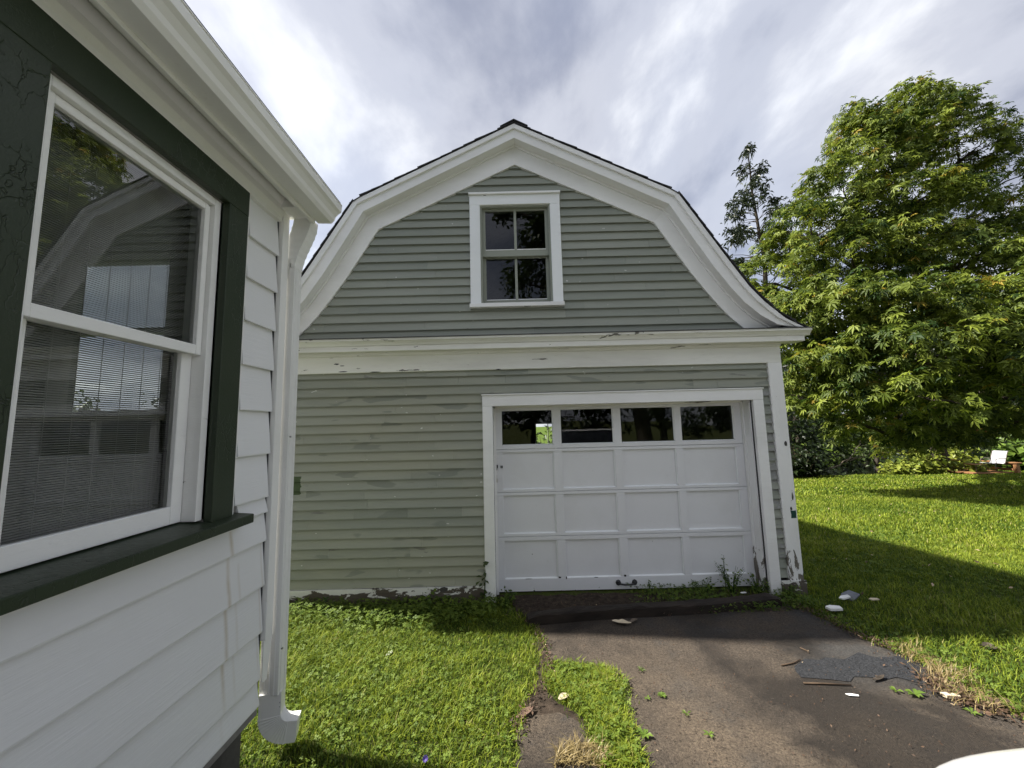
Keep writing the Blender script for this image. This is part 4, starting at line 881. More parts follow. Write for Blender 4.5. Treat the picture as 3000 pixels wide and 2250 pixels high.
for (x_, y_, h_, lab_) in ((-9, 30, 5.0, 'low leafy hedge tree in the yard behind the garage and house'), (-15, 27, 4.6, 'rounded hedge tree in the yard left of the garage'), (-21, 25, 5.0, 'broad hedge tree at the far left of the back yard'), (-28, 22, 5.2, 'hedge tree beside the far end of the back yard')):
    tree('hedge_tree', lab_, (x_, y_, gz(x_, y_)), [((x_ - 1.8, y_, 1.6), (3.0, 2.4, 1.5)), ((x_ + 1.8, y_, 1.8), (3.0, 2.4, 1.6)), ((x_, y_, h_ - 2.0), (2.4, 2.2, 1.2))], 3.0, 40, 0.8, 0.4, 'leaf_mid', trunk_r=0.22, kind='single', twigs=20)
# trunks on the bank
bg_tree('bank_tree', 'slim pale trunked tree standing on the stream bank', 2552, 22.3, 3.6, 1.6, 'leaf_mid', 3, 30, 4, 0.22, group=None, zlow=1.6, tr=0.16)
bg_tree('bank_tree', 'crooked bank tree with bare grey twigs behind the bush', 2620, 23.5, 3.2, 1.4, 'leaf_mid', 3, 24, 3, 0.22, group=None, zlow=1.6, tr=0.18)
def shrub(name, label, px, y, w_, h, mat, ls, n, kind='single', wfac=0.6):
    x = on_y(px, 1300, y).x; b = Vector((x, y, gz(x, y))); T = root(name, b, label, 'shrub')
    m = MB(); C, Nn, tn = [], [], []
    for i in range(max(6, n // 26)):
        a = rng.uniform(0, 6.283); r_ = w_ * math.sqrt(rng.uniform(0, 1)); hh = h * (1 - 0.45 * (r_ / w_) ** 2) * rng.uniform(0.55, 1.05)
        e = b + Vector((r_ * math.cos(a), r_ * math.sin(a) * 0.6, hh)); s_ = b + Vector((r_ * 0.5 * math.cos(a), r_ * 0.3 * math.sin(a), -0.05))
        m.tube([s_, s_.lerp(e, 0.5) + Vector((0, 0, 0.1 * h)), e], [0.015, 0.01, 0.005], 4, False)
        for q in range(26):
            t_ = rng.uniform(0.25, 1.03); c = s_.lerp(e, min(1, t_)) + Vector(rng.normal(0, 0.12 + 0.05 * w_, 3)); c.z = max(c.z, b.z + 0.03)
            C.append(c[:]); Nn.append((rng.normal(0, .5), rng.normal(0, .5) - .2, 1.0)); tn.append(np.clip(rng.normal(0.5, 0.25), 0, 1))
    m.build('stems', M['twig'], T, True, fix=False)
    C = np.array(C); Nn = unit(np.array(Nn)); tn = np.array(tn)
    if kind == 'palm': V, F, t_ = palmate(C, Nn, ls * rng.uniform(0.7, 1.2, len(C)), 5, tn, 0.5)
    else: V, F, t_ = single(C, Nn, ls * rng.uniform(0.7, 1.3, len(C)), tn, wfac, 0.25)
    np_mesh('leaves', V, F, M[mat], T, t_); return T
shrub('shrub', 'yellow green leafy bush at the far edge of the lawn', 2695, 20.6, 1.7, 1.25, 'leaf_bright', 0.24, 900, wfac=0.7)
shrub('shrub', 'low yellow green undergrowth in front of the bank trunks', 2622, 20.4, 0.8, 0.75, 'leaf_bright', 0.22, 420, wfac=0.7)
shrub('shrub', 'tall bright stalky plant between the bush and the wooden railing', 2800, 20.8, 0.8, 1.75, 'leaf_bright', 0.28, 300, wfac=0.7)
shrub('shrub', 'pale green weeds growing at the left end of the wooden deck', 2845, 19.9, 0.9, 0.7, 'leaf_bright', 0.2, 300, wfac=0.7)
shrub('shrub', 'broad leaved bright green bush behind the patio chair', 2985, 21.5, 1.7, 2.1, 'leaf_fresh', 0.42, 620, wfac=0.8)
shrub('shrub', 'dark low shrub by the stream next to the garage corner', 2325, 20.0, 1.3, 1.9, 'leaf_dark_shaded', 0.22, 1300)
shrub('shrub', 'dark drooping evergreen shrub leaning over the stream', 2352, 21.0, 0.9, 2.1, 'leaf_dark_shaded', 0.2, 1000)
shrub('shrub', 'mid green bush overhanging the water beside the pale trunk', 2500, 33.5, 2.0, 2.6, 'leaf_mid', 0.22, 900)
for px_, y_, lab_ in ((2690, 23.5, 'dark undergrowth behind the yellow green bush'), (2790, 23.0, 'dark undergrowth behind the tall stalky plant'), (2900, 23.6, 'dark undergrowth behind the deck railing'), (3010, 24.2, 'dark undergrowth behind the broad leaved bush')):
    shrub('shrub', lab_, px_, y_, 2.6, 3.4, 'leaf_dark_shaded', 0.34, 1500)
shrub('shrub', 'leafy bush seen through the garage door glass and back window', 1602, 13.0, 1.6, 2.8, 'leaf_mid', 0.2, 1500)
m = MB(); fb = root('fallen_branch', (G(2470,1385)), 'bare fallen branch lying over the stream bank', 'branch')
c0 = Vector((on_y(2420, 1375, 22.0))); c1 = Vector((on_y(2535, 1335, 22.6)))
limb_mesh(m, c0, c1, 0.05, 0.02, 0.2); limb_mesh(m, c0.lerp(c1, 0.5), c1 + Vector((0.2, 0.4, 0.7)), 0.03, 0.01, 0.2); limb_mesh(m, c0.lerp(c1, 0.6), c1 + Vector((0.9, 0.4, 0.1)), 0.03, 0.01, 0.2); m.build('limb', M['bark_pale'], fb, True, fix=False)

# tree behind the photographer, seen mirrored in the gable window
lb = [((2.3,-8.4,9.4),(1.7,1.6,1.9)),((4.6,-9.5,11.5),(2.8,2.6,2.0)),((3.0,-8.8,6.6),(2.2,2.2,1.4)),((6.6,-9.6,8.2),(2.8,2.6,2.2)),((0.7,-8.2,11.2),(0.9,0.9,0.5)),((0.9,-8.2,7.9),(0.8,0.8,0.7))]
tree('maple_tree', 'broad leafy tree mirrored in the gable window panes', (6.0, -9.5, 0.0), lb, 18, 55, 0.6, 0.24, 'leaf_mid', trunk_r=0.35, kind='single', twigs=60)
for k_, (x_, y_, h_, r_) in enumerate(((-5.5, -17, 6.5, 3.2), (1.5, -19, 7.0, 3.4), (9.5, -17, 6.5, 3.4), (16.0, -15, 7.5, 3.4))):  # unseen trees added behind the camera so the door glass mirrors dark
    tree('hedge_tree', ('added dark hedge tree behind the white house, mirrored in the door glass', 'added dark hedge tree facing the garage, mirrored in the door glass', 'added dark hedge tree behind the parked white car, mirrored in the door glass', 'added tall hedge tree past the maple, mirrored in the door glass')[k_], (x_, y_, 0.0), [((x_ + dx_, y_, z_), (r_, r_ * .7, 1.5)) for dx_, z_ in ((-1.8, 1.8), (1.8, 2.0), (0, 3.6), (0.4, h_ - 1.5))], 3.0, 40, 0.8, 0.4, 'leaf_dark_shaded', trunk_r=0.25, kind='single', twigs=20, group='unseen hedge trees added for dark door reflections')
# ------------------------------------------------------------------ deck rail, chair, footstool
def local(m, name, mat, parent, loc, rz, bevel=0.0, smooth_=False):
    Mx = Matrix.Translation(loc) @ Matrix.Rotation(rz, 4, 'Z'); m.v = [tuple(Mx @ Vector(v)) for v in m.v]
    return m.build(name, mat, parent, smooth_, bevel)
ch = G(2905, 1388); cy = ch.y
pa_, pb_ = G(2982, 1389), G(2868, 1384); back = 1.6
DK = root('deck_railing', (pa_.x, pa_.y, pa_.z), 'low orange cedar railing around a small deck at the lawn edge', 'railing')
def post(p, h): p = Vector(p); m = MB().box(p.x - 0.075, p.x + 0.075, p.y - 0.075, p.y + 0.075, gz(p.x, p.y) - 0.1, p.z + h); m.build('post', M['cedar'], DK, bevel=0.01)
A_ = Vector((pa_.x, pa_.y, pa_.z)); B_ = Vector((A_.x - 0.2, A_.y + 1.7, A_.z)); C_ = Vector((A_.x - 1.9, A_.y + 1.9, A_.z)); E_ = Vector((A_.x - 1.0, A_.y + 2.6, A_.z))
H_ = 0.52
for p in (A_, B_, C_): post(p, H_)
def rail(a, b, z0, z1, wd, name):
    a = Vector(a); b = Vector(b); d = (b - a).normalized(); n = Vector((-d.y, d.x, 0)) * wd
    MB().hexa([a - n + Vector((0, 0, z0)), b - n + Vector((0, 0, z0)), b + n + Vector((0, 0, z0)), a + n + Vector((0, 0, z0))], [a - n + Vector((0, 0, z1)), b - n + Vector((0, 0, z1)), b + n + Vector((0, 0, z1)), a + n + Vector((0, 0, z1))]).build(name, M['cedar'], DK)
d0 = (B_ - A_).normalized() * 0.15
rail(A_ - d0, B_, H_ + 0.001, H_ + 0.05, 0.12, 'top_rail'); rail(B_ + Vector((-0.13, 0, 0)), C_, H_ + 0.001, H_ + 0.05, 0.12, 'top_rail')
rail(A_, B_, 0.16, 0.26, 0.03, 'lower_rail'); rail(B_, C_, 0.16, 0.26, 0.03, 'lower_rail'); rail(A_, B_, H_ - 0.1, H_ - 0.002, 0.03, 'upper_rail'); rail(B_, C_, H_ - 0.1, H_ - 0.002, 0.03, 'upper_rail')
q0 = G(2852, 1392)
for i in range(8):
    yy = q0.y + i * 0.2; z_ = gz(q0.x, q0.y) + 0.10
    MB().box(q0.x, A_.x - 0.12, yy, yy + 0.185, z_ - 0.05, z_).build('deck_board', M['cedar'], DK)
deckz = gz(q0.x, q0.y) + 0.10
CH = root('patio_chair', (0, 0, 0), 'white sling patio chair with dark metal legs on the cedar deck', 'chair'); 
cx, cyy = on_y(2925, 1380, q0.y + 0.45).x, q0.y + 0.45
CH.location = (cx, cyy, deckz)
def cl_(m, name, mat, smooth_=False): return local(m, name, mat, CH, (cx, cyy, deckz), R(6), 0.0, smooth_)
S = 0.92
bp = [(-0.62, 0.42), (-0.50, 0.43), (-0.1, 0.38), (0.02, 0.42), (0.10, 0.6), (0.20, 0.85), (0.27, 0.98), (0.36, 1.0)]
m = MB()
for i in range(3): m.hexa([(bp[i][0], -0.27, bp[i][1] - 0.012), (bp[i+1][0], -0.27, bp[i+1][1] - 0.012), (bp[i+1][0], 0.27, bp[i+1][1] - 0.012), (bp[i][0], 0.27, bp[i][1] - 0.012)], [(bp[i][0], -0.27, bp[i][1]), (bp[i+1][0], -0.27, bp[i+1][1]), (bp[i+1][0], 0.27, bp[i+1][1]), (bp[i][0], 0.27, bp[i][1])])
cl_(m, 'seat', M['sling_fabric'])
m = MB()
for i in range(3, 7): m.hexa([(bp[i][0] + .012, -0.27, bp[i][1] - 0.004), (bp[i+1][0] + .012, -0.27, bp[i+1][1] - 0.004), (bp[i+1][0] + .012, 0.27, bp[i+1][1] - 0.004), (bp[i][0] + .012, 0.27, bp[i][1] - 0.004)], [(bp[i][0], -0.27, bp[i][1]), (bp[i+1][0], -0.27, bp[i+1][1]), (bp[i+1][0], 0.27, bp[i+1][1]), (bp[i][0], 0.27, bp[i][1])])
cl_(m, 'backrest', M['sling_fabric'])
for s_ in (-0.285, 0.285):
    cl_(MB().tube([(p[0], s_, p[1]) for p in bp], 0.016, 8), 'side_frame', M['chair_metal'], True)
    cl_(MB().tube([(-0.55, s_, 0.42), (-0.56, s_, 0.2), (-0.58, s_, 0.0)], 0.016, 8), 'leg', M['chair_metal'], True)
    cl_(MB().tube([(-0.02, s_, 0.40), (0.18, s_, 0.22), (0.42, s_, 0.0)], 0.016, 8), 'leg', M['chair_metal'], True)
    cl_(MB().tube([(-0.50, s_, 0.43), (-0.48, s_, 0.62), (-0.2, s_, 0.66), (0.12, s_, 0.64)], 0.014, 8), 'armrest', M['chair_metal'], True)
FS = root('footstool', (cx - 1.15, cyy, deckz), 'dark metal footstool frame in front of the patio chair', 'footstool')
for sx in (-0.24, 0.24):
    for sy in (-0.24, 0.24): local(MB().tube([(sx, sy, 0.36), (sx * 1.1, sy * 1.1, 0)], 0.016, 6), 'leg', M['chair_metal'], FS, (cx - 1.15, cyy, deckz), 0)
local(MB().box(-0.26, 0.26, -0.26, 0.26, 0.36, 0.385), 'seat', M['cedar'], FS, (cx - 1.15, cyy, deckz), 0)

# ------------------------------------------------------------------ timber, debris
ta, tb = G(1548, 1838), G(2292, 1778)
dv = (tb - ta); dv.z = 0; LT = dv.length; ang = math.atan2(dv.y, dv.x)
TM = MB(); n = 26; prof = []
for i in range(n + 1):
    x = LT * i / n; e = 0.008
    q = [(-0.0, 0.0), (0.0, 0.080), (0.012, 0.092), (0.085, 0.092), (0.098, 0.080), (0.098, 0.0)]
    prof.append([(x, p[0] + rng.normal(0, 0.0035), p[1] + (rng.normal(0, 0.004) if p[1] > 0 else 0) - (0.02 * (1 if i in (0, n) else 0) if p[1] > 0 else 0)) for p in q])
v = [p for r_ in prof for p in r_]; f = []
for i in range(n):
    for k in range(6): f.append((i * 6 + k, i * 6 + (k + 1) % 6, (i + 1) * 6 + (k + 1) % 6, (i + 1) * 6 + k))
TM.add(v, f + [tuple(range(6)), tuple(range(n * 6, n * 6 + 6))[::-1]])
TM.v = [(x, y, z_ - 0.01) for x, y, z_ in TM.v]
o = local(TM, 'landscape_timber', M['timber_dark'], None, (ta.x, ta.y, 0), ang)
zc = np.array([gz(v.co.x, v.co.y) for v in o.data.vertices]); 
for v, z_ in zip(o.data.vertices, zc): v.co.z += z_ + 0.012
tag(o, 'long dark weathered timber lying across the driveway before the garage door', 'timber')
def scrap(name, px, py, wd, ht, th, mat, label, cat, rz=0.3, tilt=0.0, group=None, lift=0.012):
    p = G(px, py); n = 5; m = MB()
    pts = [(wd * 0.5 * math.copysign(abs(math.cos(a)) ** 0.6, math.cos(a)) * random.uniform(0.85, 1.1), ht * 0.5 * math.copysign(abs(math.sin(a)) ** 0.6, math.sin(a)) * random.uniform(0.85, 1.1)) for a in np.linspace(0.4, 6.68, n + 1)[:-1]]
    m.prism(pts, lambda q, a: (q[0], q[1], a + tilt * q[0]), 0, th)
    o = local(m, name, M[mat], None, (p.x, p.y, p.z + lift), rz); tag(o, label, cat, group); return o
scrap('roof_slate', 2490, 1756, 0.17, 0.13, 0.012, 'slate', 'broken grey slate piece in the grass beside the garage corner', 'slate', 0.4, 0.25, lift=0.03)
scrap('paint_chunk', 2476, 1763, 0.11, 0.05, 0.012, 'paper', 'white paint chunk lying against the broken slate', 'debris', 0.2, 0.15, lift=0.035)
scrap('board_scrap', 2444, 1795, 0.13, 0.07, 0.02, 'paper', 'white board scrap in the grass at the driveway edge', 'debris', -0.25, 0.1, lift=0.03)
scrap('wood_chip', 2562, 1768, 0.09, 0.04, 0.008, 'tan_scrap', 'small tan wood chip in the shaded grass', 'debris', 0.1, lift=0.035)
scrap('paint_flake', 2500, 2043, 0.075, 0.02, 0.003, 'paper', 'thin white paint flake lying on the bare driveway', 'debris', -0.2)
scrap('wood_offcut', 2790, 2052, 0.09, 0.035, 0.018, 'tan_scrap', 'cream wooden offcut among dry leaves at the driveway edge', 'debris', -0.3, lift=0.015)
scrap('paint_flake', 2180, 1752, 0.07, 0.03, 0.003, 'paper', 'white paint flake resting in weeds behind the timber', 'debris', 0.2, lift=0.05)
def curled(name, px, py, L, W, mat, label, rz, cat='leaf', curl=0.4):
    p = G(px, py); m = MB(); n = 7; V_ = []; 
    for i in range(n):
        t_ = i / (n - 1); w_ = W * math.sin(0.15 + t_ * 2.85) ** 0.8 * random.uniform(0.75, 1.1); h = curl * L * (t_ - 0.5) ** 2
        V_ += [(L * (t_ - .5), -w_ / 2, h + 0.35 * w_), (L * (t_ - .5), 0, h + 0.004), (L * (t_ - .5), w_ / 2, h + 0.3 * w_)]
    f = [];
    for i in range(n - 1): f += [(3*i, 3*i+3, 3*i+4, 3*i+1), (3*i+1, 3*i+4, 3*i+5, 3*i+2)]
    k = len(V_); V2 = V_ + [(x, y, z_ - 0.0015) for x, y, z_ in V_]; f2 = f + [tuple(i + k for i in q)[::-1] for q in f]
    m.add(V2, f2); o = local(m, name, M[mat], None, (p.x, p.y, p.z + 0.012), rz); tag(o, label, cat); return o
curled('dried_leaf', 1822, 1832, 0.16, 0.07, 'tan_scrap', 'curled pale dried leaf lying in front of the timber', -0.3)
curled('dried_leaf', 1855, 1826, 0.1, 0.05, 'bark_pale', 'small brown dried leaf beside the pale curled leaf', 0.5)
curled('fallen_leaf', 1652, 2052, 0.08, 0.05, 'tan_scrap', 'pale fallen leaf on the bare soil by the walkway', 0.6)
curled('fallen_leaf', 1538, 2100, 0.13, 0.05, 'brick', 'reddish brown fallen leaf at the walkway corner', 0.7)
curled('fallen_leaf', 1140, 1922, 0.07, 0.04, 'paper', 'bleached white leaf lying in the lawn', 1.2)
curled('fallen_leaf', 2900, 1908, 0.10, 0.08, 'bark', 'dark brown fallen leaf in the lit lawn beside the driveway', 0.9, curl=0.9)
curled('bark_piece', 2575, 1996, 0.12, 0.03, 'bark', 'dark bark piece lying at the edge of the fresh asphalt', 0.35)
def stick(pts, r_, label):
    m = MB(); P_ = [G(*p) for p in pts]; P_ = [Vector((p.x, p.y, p.z + r_ + 0.008)) for p in P_]; m.tube(P_, [r_, r_ * 0.9] + [r_ * 0.7] * (len(P_) - 2), 5); o = m.build('stick', M['twig'], None, True); tag(o, label, 'stick')
stick([(2355,2008),(2420,2010),(2495,2014)], 0.006, 'thin dark stick lying below the fresh asphalt patch')
stick([(2290,1955),(2325,1948),(2345,1938)], 0.005, 'short twig at the left tip of the asphalt patch')
stick([(2345,1903),(2365,1912),(2370,1918)], 0.005, 'tiny dark twig lying above the asphalt patch')
stick([(2565,1985),(2582,1992),(2590,1994)], 0.004, 'pale splinter touching the dark bark piece')
stick([(1795,2090),(1850,2180),(1880,2220)], 0.0035, 'long thin dry stem along the grass strip edge')

# ------------------------------------------------------------------ weeds as single plants
def plant(name, label, base, h, n, spread, ls, mat, group=None, kind='single', stems=True, wfac=0.6, up=0.4, lean=0.0, cat='weed'):
    b = Vector(base); T = root(name, b, label, cat, group); C, Nn, tn = [], [], []; m = MB()
    ns = max(1, n // 9)
    for s_ in range(ns):
        a = rng.uniform(0, 6.283); e = b + Vector((spread * math.cos(a) * rng.uniform(.3, 1) + lean, spread * math.sin(a) * rng.uniform(.3, 1), h * rng.uniform(0.6, 1.0)))
        mid = b.lerp(e, 0.5) + Vector((0, 0, 0.1 * h)); m.tube([b - Vector((0, 0, 0.01)), mid, e], [0.003, 0.0025, 0.0015], 4, False)
        for q in range(n // ns):
            t_ = rng.uniform(0.15, 1.0); c = b.lerp(e, t_) + Vector(rng.normal(0, ls * 0.5, 3)); c.z = max(c.z, b.z + 0.006); C.append(c[:]); Nn.append((rng.normal(0, .5), rng.normal(0, .5) - .3, up + .6)); tn.append(np.clip(rng.normal(.5, .25), 0, 1))
    if stems and h > 0.05: m.build('stem', M['leaf_weed'], T, True, fix=False)
    V, F, t_ = single(np.array(C), unit(np.array(Nn)), ls * rng.uniform(.7, 1.3, len(C)), np.array(tn), wfac, 0.1); np_mesh('leaves', V, F, M[mat], T, t_); return T
def rosette(px, py, n, L, label, mat='leaf_fresh', wf=0.4):
    b = G(px, py); T = root('weed', b, label, 'weed'); a = np.linspace(0, 6.283, n, endpoint=False) + rng.normal(0, .25, n)
    B = np.tile(np.array(b) + [0, 0, 0.012], (n, 1)); D = unit(np.stack([np.cos(a), np.sin(a), np.full(n, .45)], -1)); S_ = unit(np.cross([0, 0, 1.], D)); Ls = 0.6 * L * rng.uniform(.7, 1.2, n)
    V, F = leaflets(B, D, S_, Ls, Ls * wf, 0.2); np_mesh('leaves', V, F, M[mat], T, np.repeat(rng.uniform(.3, .9, n), 4))
rosette(1890, 2160, 8, 0.085, 'bright broad leaved rosette growing on the driveway by the grass strip', 'leaf_fresh', 0.5)
rosette(1940, 2045, 16, 0.05, 'low spreading weed with many small leaves on the driveway', wf=0.35)
rosette(1898, 2053, 5, 0.05, 'tiny weed with few leaves beside the spreading weed', wf=0.4)
rosette(1880, 1968, 14, 0.06, 'small grass tuft sprouting from the driveway', wf=0.12)
rosette(2012, 2098, 8, 0.06, 'thin weed sprout in the middle of the driveway', wf=0.2)
rosette(2078, 2160, 7, 0.055, 'pale weed sprout on the sandy part of the driveway', wf=0.3)
rosette(2680, 2040, 7, 0.10, 'light green plantain weed at the edge of the asphalt patch', 'leaf_fresh', 0.45)
rosette(2628, 2030, 6, 0.07, 'small pale weed near the bark piece', 'leaf_fresh', 0.4)
rosette(2850, 2095, 9, 0.07, 'small weed growing on the driveway by the dry leaves', wf=0.25)
rosette(1935, 1745, 7, 0.07, 'single plantain weed standing in soil behind the timber', wf=0.4)
plant('vine_weed', 'thin leafy vine climbing the left door casing', (-0.33, 3.94, -0.09), 0.42, 26, 0.05, 0.062, 'leaf_mid', wfac=0.6, up=0.1)
for (x, y, h, n, sp, lab) in ((2.18, 4.05, 0.30, 160, 0.16, 'bushy green weed clump at the right foot of the garage door'), (2.42, 4.0, 0.18, 120, 0.14, 'low green weed clump beside the right door casing'), (1.9, 4.08, 0.15, 100, 0.16, 'low weed clump under the garage door near its right end'), (1.35, 4.08, 0.12, 60, 0.12, 'small weed clump below the door handle'), (2.66, 3.92, 0.16, 70, 0.1, 'weed clump at the foot of the garage corner board')):
    plant('weed_clump', lab, (x, y, gz(x, y)), h, n, sp, 0.024, 'leaf_weed', wfac=0.75)
plant('seed_stalk', 'tall thin weed stalk standing against the garage door', (2.14, 4.1, gz(2.14, 4.1)), 0.48, 22, 0.03, 0.025, 'leaf_weed', wfac=0.5)
for (px, py, h, n, sp, ls, lab) in ((1010, 1772, 0.12, 40, 0.10, 0.035, 'dark weed clump growing against the peeling base board'), (1240, 1790, 0.16, 44, 0.10, 0.045, 'broad leaved weed by the base board near the vine'), (1480, 1775, 0.14, 90, 0.16, 0.03, 'clover clump beside the left end of the timber'), (1180, 1780, 0.1, 30, 0.10, 0.04, 'small leafy weed below the peeling base board')):
    plant('weed_clump', lab, G(px, py), h, n, sp, ls, 'leaf_weed', wfac=0.85)
# violet flower
vb = G(1246, 2246); VF = root('violet_flower', vb, 'small purple flower in the grass near the house', 'flower')
MB().tube([vb, vb + Vector((0.0, 0.0, 0.035))], 0.0015, 5).build('stem', M['leaf_weed'], VF)
a = np.linspace(0, 6.283, 9, endpoint=False); D = unit(np.stack([np.cos(a), np.sin(a) * .6 - .2, np.sin(a) * .7 + .25], -1)); B = np.tile(np.array(vb) + [0, 0, 0.035], (9, 1)); S_ = unit(np.cross([0, -1., .5], D)); V, F = leaflets(B, D, S_, np.full(9, .017), np.full(9, .011), 0.0)
np_mesh('petals', V, F, M['violet'], VF, np.zeros(36))

# ------------------------------------------------------------------ grass, clover, litter (uncountable)
dpoly = [(p[0], p[1]) for p in drive]; wpoly = [(p[0], p[1]) for p in walk]; d1 = [(p[0], p[1]) for p in dirt1]; d2 = [(p[0], p[1]) for p in dirt2]
def allowed(X, Y, soil=False):
    ok = ~inside_np(dpoly, X, Y) & ~inside_np(wpoly, X, Y)
    if not soil: ok &= ~inside_np(d1, X, Y) & ~inside_np(d2, X, Y)
    ok &= ~((X > GL - 0.02) & (X < GR + 0.03) & (Y > WY - 0.03) & (Y < GB + 0.1)); ok &= ~((X < HX - 0.02) & (Y < HY - 0.02))
    return ok
def patchy(X, Y, s): return 0.5 + 0.25 * (np.sin(X * 2.1 * s + 1.3 * np.sin(Y * 1.7 * s)) + np.sin(Y * 2.6 * s + 1.1 * np.sin(X * 2.2 * s + 2)))
def blades(X, Y, h, wd, lean=0.5):
    n = len(X); Z = g(X, Y); a = rng.uniform(0, 6.283, n); d = np.stack([np.cos(a), np.sin(a)], -1); s = np.stack([-d[:, 1], d[:, 0]], -1) * (wd / 2)[:, None]
    l1 = h * rng.uniform(0.1, lean, n); V = np.zeros((n, 5, 3))
    V[:, 0, :2] = np.stack([X, Y], -1) - s; V[:, 1, :2] = np.stack([X, Y], -1) + s; V[:, 0, 2] = V[:, 1, 2] = Z - 0.004
    mid = np.stack([X, Y], -1) + d * (l1 * 0.4)[:, None]; V[:, 2, :2] = mid + s * .8; V[:, 3, :2] = mid - s * .8; V[:, 2, 2] = V[:, 3, 2] = Z + h * 0.55
    V[:, 4, :2] = np.stack([X, Y], -1) + d * (l1 * 1.25)[:, None]; V[:, 4, 2] = Z + h * rng.uniform(.75, 1, n)
    i = np.arange(n)[:, None] * 5; F = np.concatenate([i + [[0, 1, 2]], i + [[0, 2, 3]], i + [[3, 2, 4]]], 1).reshape(-1, 3)
    return V.reshape(-1, 3), F
def scatter(n, x0, x1, y0, y1, f=None, soil=False):
    X = rng.uniform(x0, x1, n); Y = rng.uniform(y0, y1, n); ok = allowed(X + rng.normal(0, .025, n), Y + rng.normal(0, .025, n), soil)
    ok &= (np.abs(X) < Y * 1.55 + 1.2)
    if f is not None: ok &= rng.uniform(0, 1, n) < f(X, Y)
    return X[ok], Y[ok]
def grass(name, X, Y, h, wd, label, mat='grass_blade', lean=0.6, tm=0.45):
    n = len(X); pt = 0.5 * patchy(X, Y, 1.0) + 0.5 * patchy(X + 9, Y + 4, 7.0); hh = h * rng.uniform(.3, 1.25, n) * (0.45 + 1.1 * pt); V, F = blades(X, Y, hh, wd * rng.uniform(.7, 1.3, n), lean)
    t_ = np.clip(tm - 0.12 + 0.6 * (pt - .5) + 0.22 * (patchy(X + 2, Y - 5, 0.45) - .5) + rng.normal(0, .26, n) + (rng.uniform(0, 1, n) < 0.03) * .5, 0, 1)
    o = np_mesh(name, V, F, M[mat], None, np.repeat(t_, 5)); tag(o, label, 'grass', None, 'stuff')
X1, Y1 = scatter(135000, -3.4, 0.95, 1.7, 4.0, soil=False)
X2, Y2 = scatter(150000, 2.3, 7.5, 1.6, 6.0)
X3, Y3 = scatter(150000, 2.9, 14, 5.2, 12)
X4, Y4 = scatter(120000, 3.5, 34, 11, 21.3)
grass('lawn_grass', X1, Y1, 0.040, 0.0046, 'short sunlit lawn between the house and the garage', lean=1.15)
grass('lawn_grass', X2, Y2, 0.046, 0.0055, 'lawn at the right of the driveway near the garage', lean=1.1)
grass('lawn_grass', X3, Y3, 0.065, 0.012, 'sloping lawn beyond the garage corner')
grass('lawn_grass', X4, Y4, 0.08, 0.03, 'far lawn running down to the stream')
# clover and other flat leaves in the near lawn
def flat_leaves(name, X, Y, ls, hmax, mat, label, tm=.5, sd=.22):
    n = len(X); Z = g(X, Y) + rng.uniform(0.008, hmax, n); C = np.stack([X, Y, Z], -1); Nn = unit(np.stack([rng.normal(0, .35, n), rng.normal(0, .35, n), np.ones(n)], -1))
    Vs, Fs, Ts, k = [], [], [], 0; a, b = frame(Nn); tn = np.clip(rng.normal(tm, sd, n), 0, 1); sz = ls * rng.uniform(.6, 1.3, n)
    for j in range(3):
        th = j * 2.094; d = a * math.cos(th) + b * math.sin(th); s = np.cross(Nn, d); V, F = leaflets(C, d, s, sz, sz * .85, 0.05, 0.08); Vs.append(V); Fs.append(F + k); k += len(V); Ts.append(np.repeat(tn, 4))
    o = np_mesh(name, np.concatenate(Vs), np.concatenate(Fs), M[mat], None, np.concatenate(Ts)); tag(o, label, 'ground cover', None, 'stuff')
pf = lambda X, Y: np.clip(patchy(X + 3, Y + 1, 0.8) * 1.5 - 0.45, 0.08, 1)
Xc, Yc = scatter(15000, -2.6, 0.95, 1.7, 4.0, pf); flat_leaves('clover', Xc, Yc, 0.014, 0.045, 'leaf_weed', 'clover leaves mixed into the sunlit lawn', .8)
near = lambda X, Y: np.clip(1.25 - np.abs(Y - 3.86) / 0.3 + 0.6 * (patchy(X, Y, 1.6) - .5), 0, 1)
Xc, Yc = scatter(5200, -2.6, -0.2, 3.4, 3.97, near); flat_leaves('ground_ivy', Xc, Yc, 0.021, 0.10, 'leaf_weed', 'small round leaved weeds along the garage base board', .65)
X = rng.uniform(1.0, 2.75, 5200); Y = rng.uniform(3.66, 4.15, 5200); ok = rng.uniform(0, 1, 5200) < np.clip((X - 0.95) / 1.3, 0.02, 1) * np.clip(patchy(X, Y, 2.2) * 1.5 - .1, 0, 1)
flat_leaves('ground_ivy', X[ok], Y[ok], 0.016, 0.085, 'leaf_weed', 'low green weeds between the timber and the garage door', .5)
X = rng.uniform(1.2, 2.7, 2600); Y = rng.uniform(3.75, 4.12, 2600); ok = rng.uniform(0, 1, 2600) < np.clip((X - 1.0) / 1.5, 0, 1); grass('weed_grass', X[ok], Y[ok], 0.07, 0.004, 'grass blades growing behind the timber', tm=.35)
Xc, Yc = scatter(15000, 2.6, 7.0, 1.8, 6.5, pf); flat_leaves('clover', Xc, Yc, 0.018, 0.045, 'leaf_weed', 'clover leaves in the lawn right of the driveway', .65)
gs = [(p[0], p[1]) for p in [G(*q) for q in [(1600,1948),(1690,1950),(1790,1965),(1832,2020),(1836,2100),(1856,2170),(1895,2249),(1740,2249),(1750,2200),(1722,2120),(1660,2050),(1605,2010)]]]
X = rng.uniform(0.0, 1.1, 60000); Y = rng.uniform(2.0, 3.3, 60000); ok = inside_np(gs, X + rng.normal(0, .022, len(X)), Y + rng.normal(0, .022, len(X))) & (rng.uniform(0, 1, len(X)) < .75); X, Y = X[ok], Y[ok]
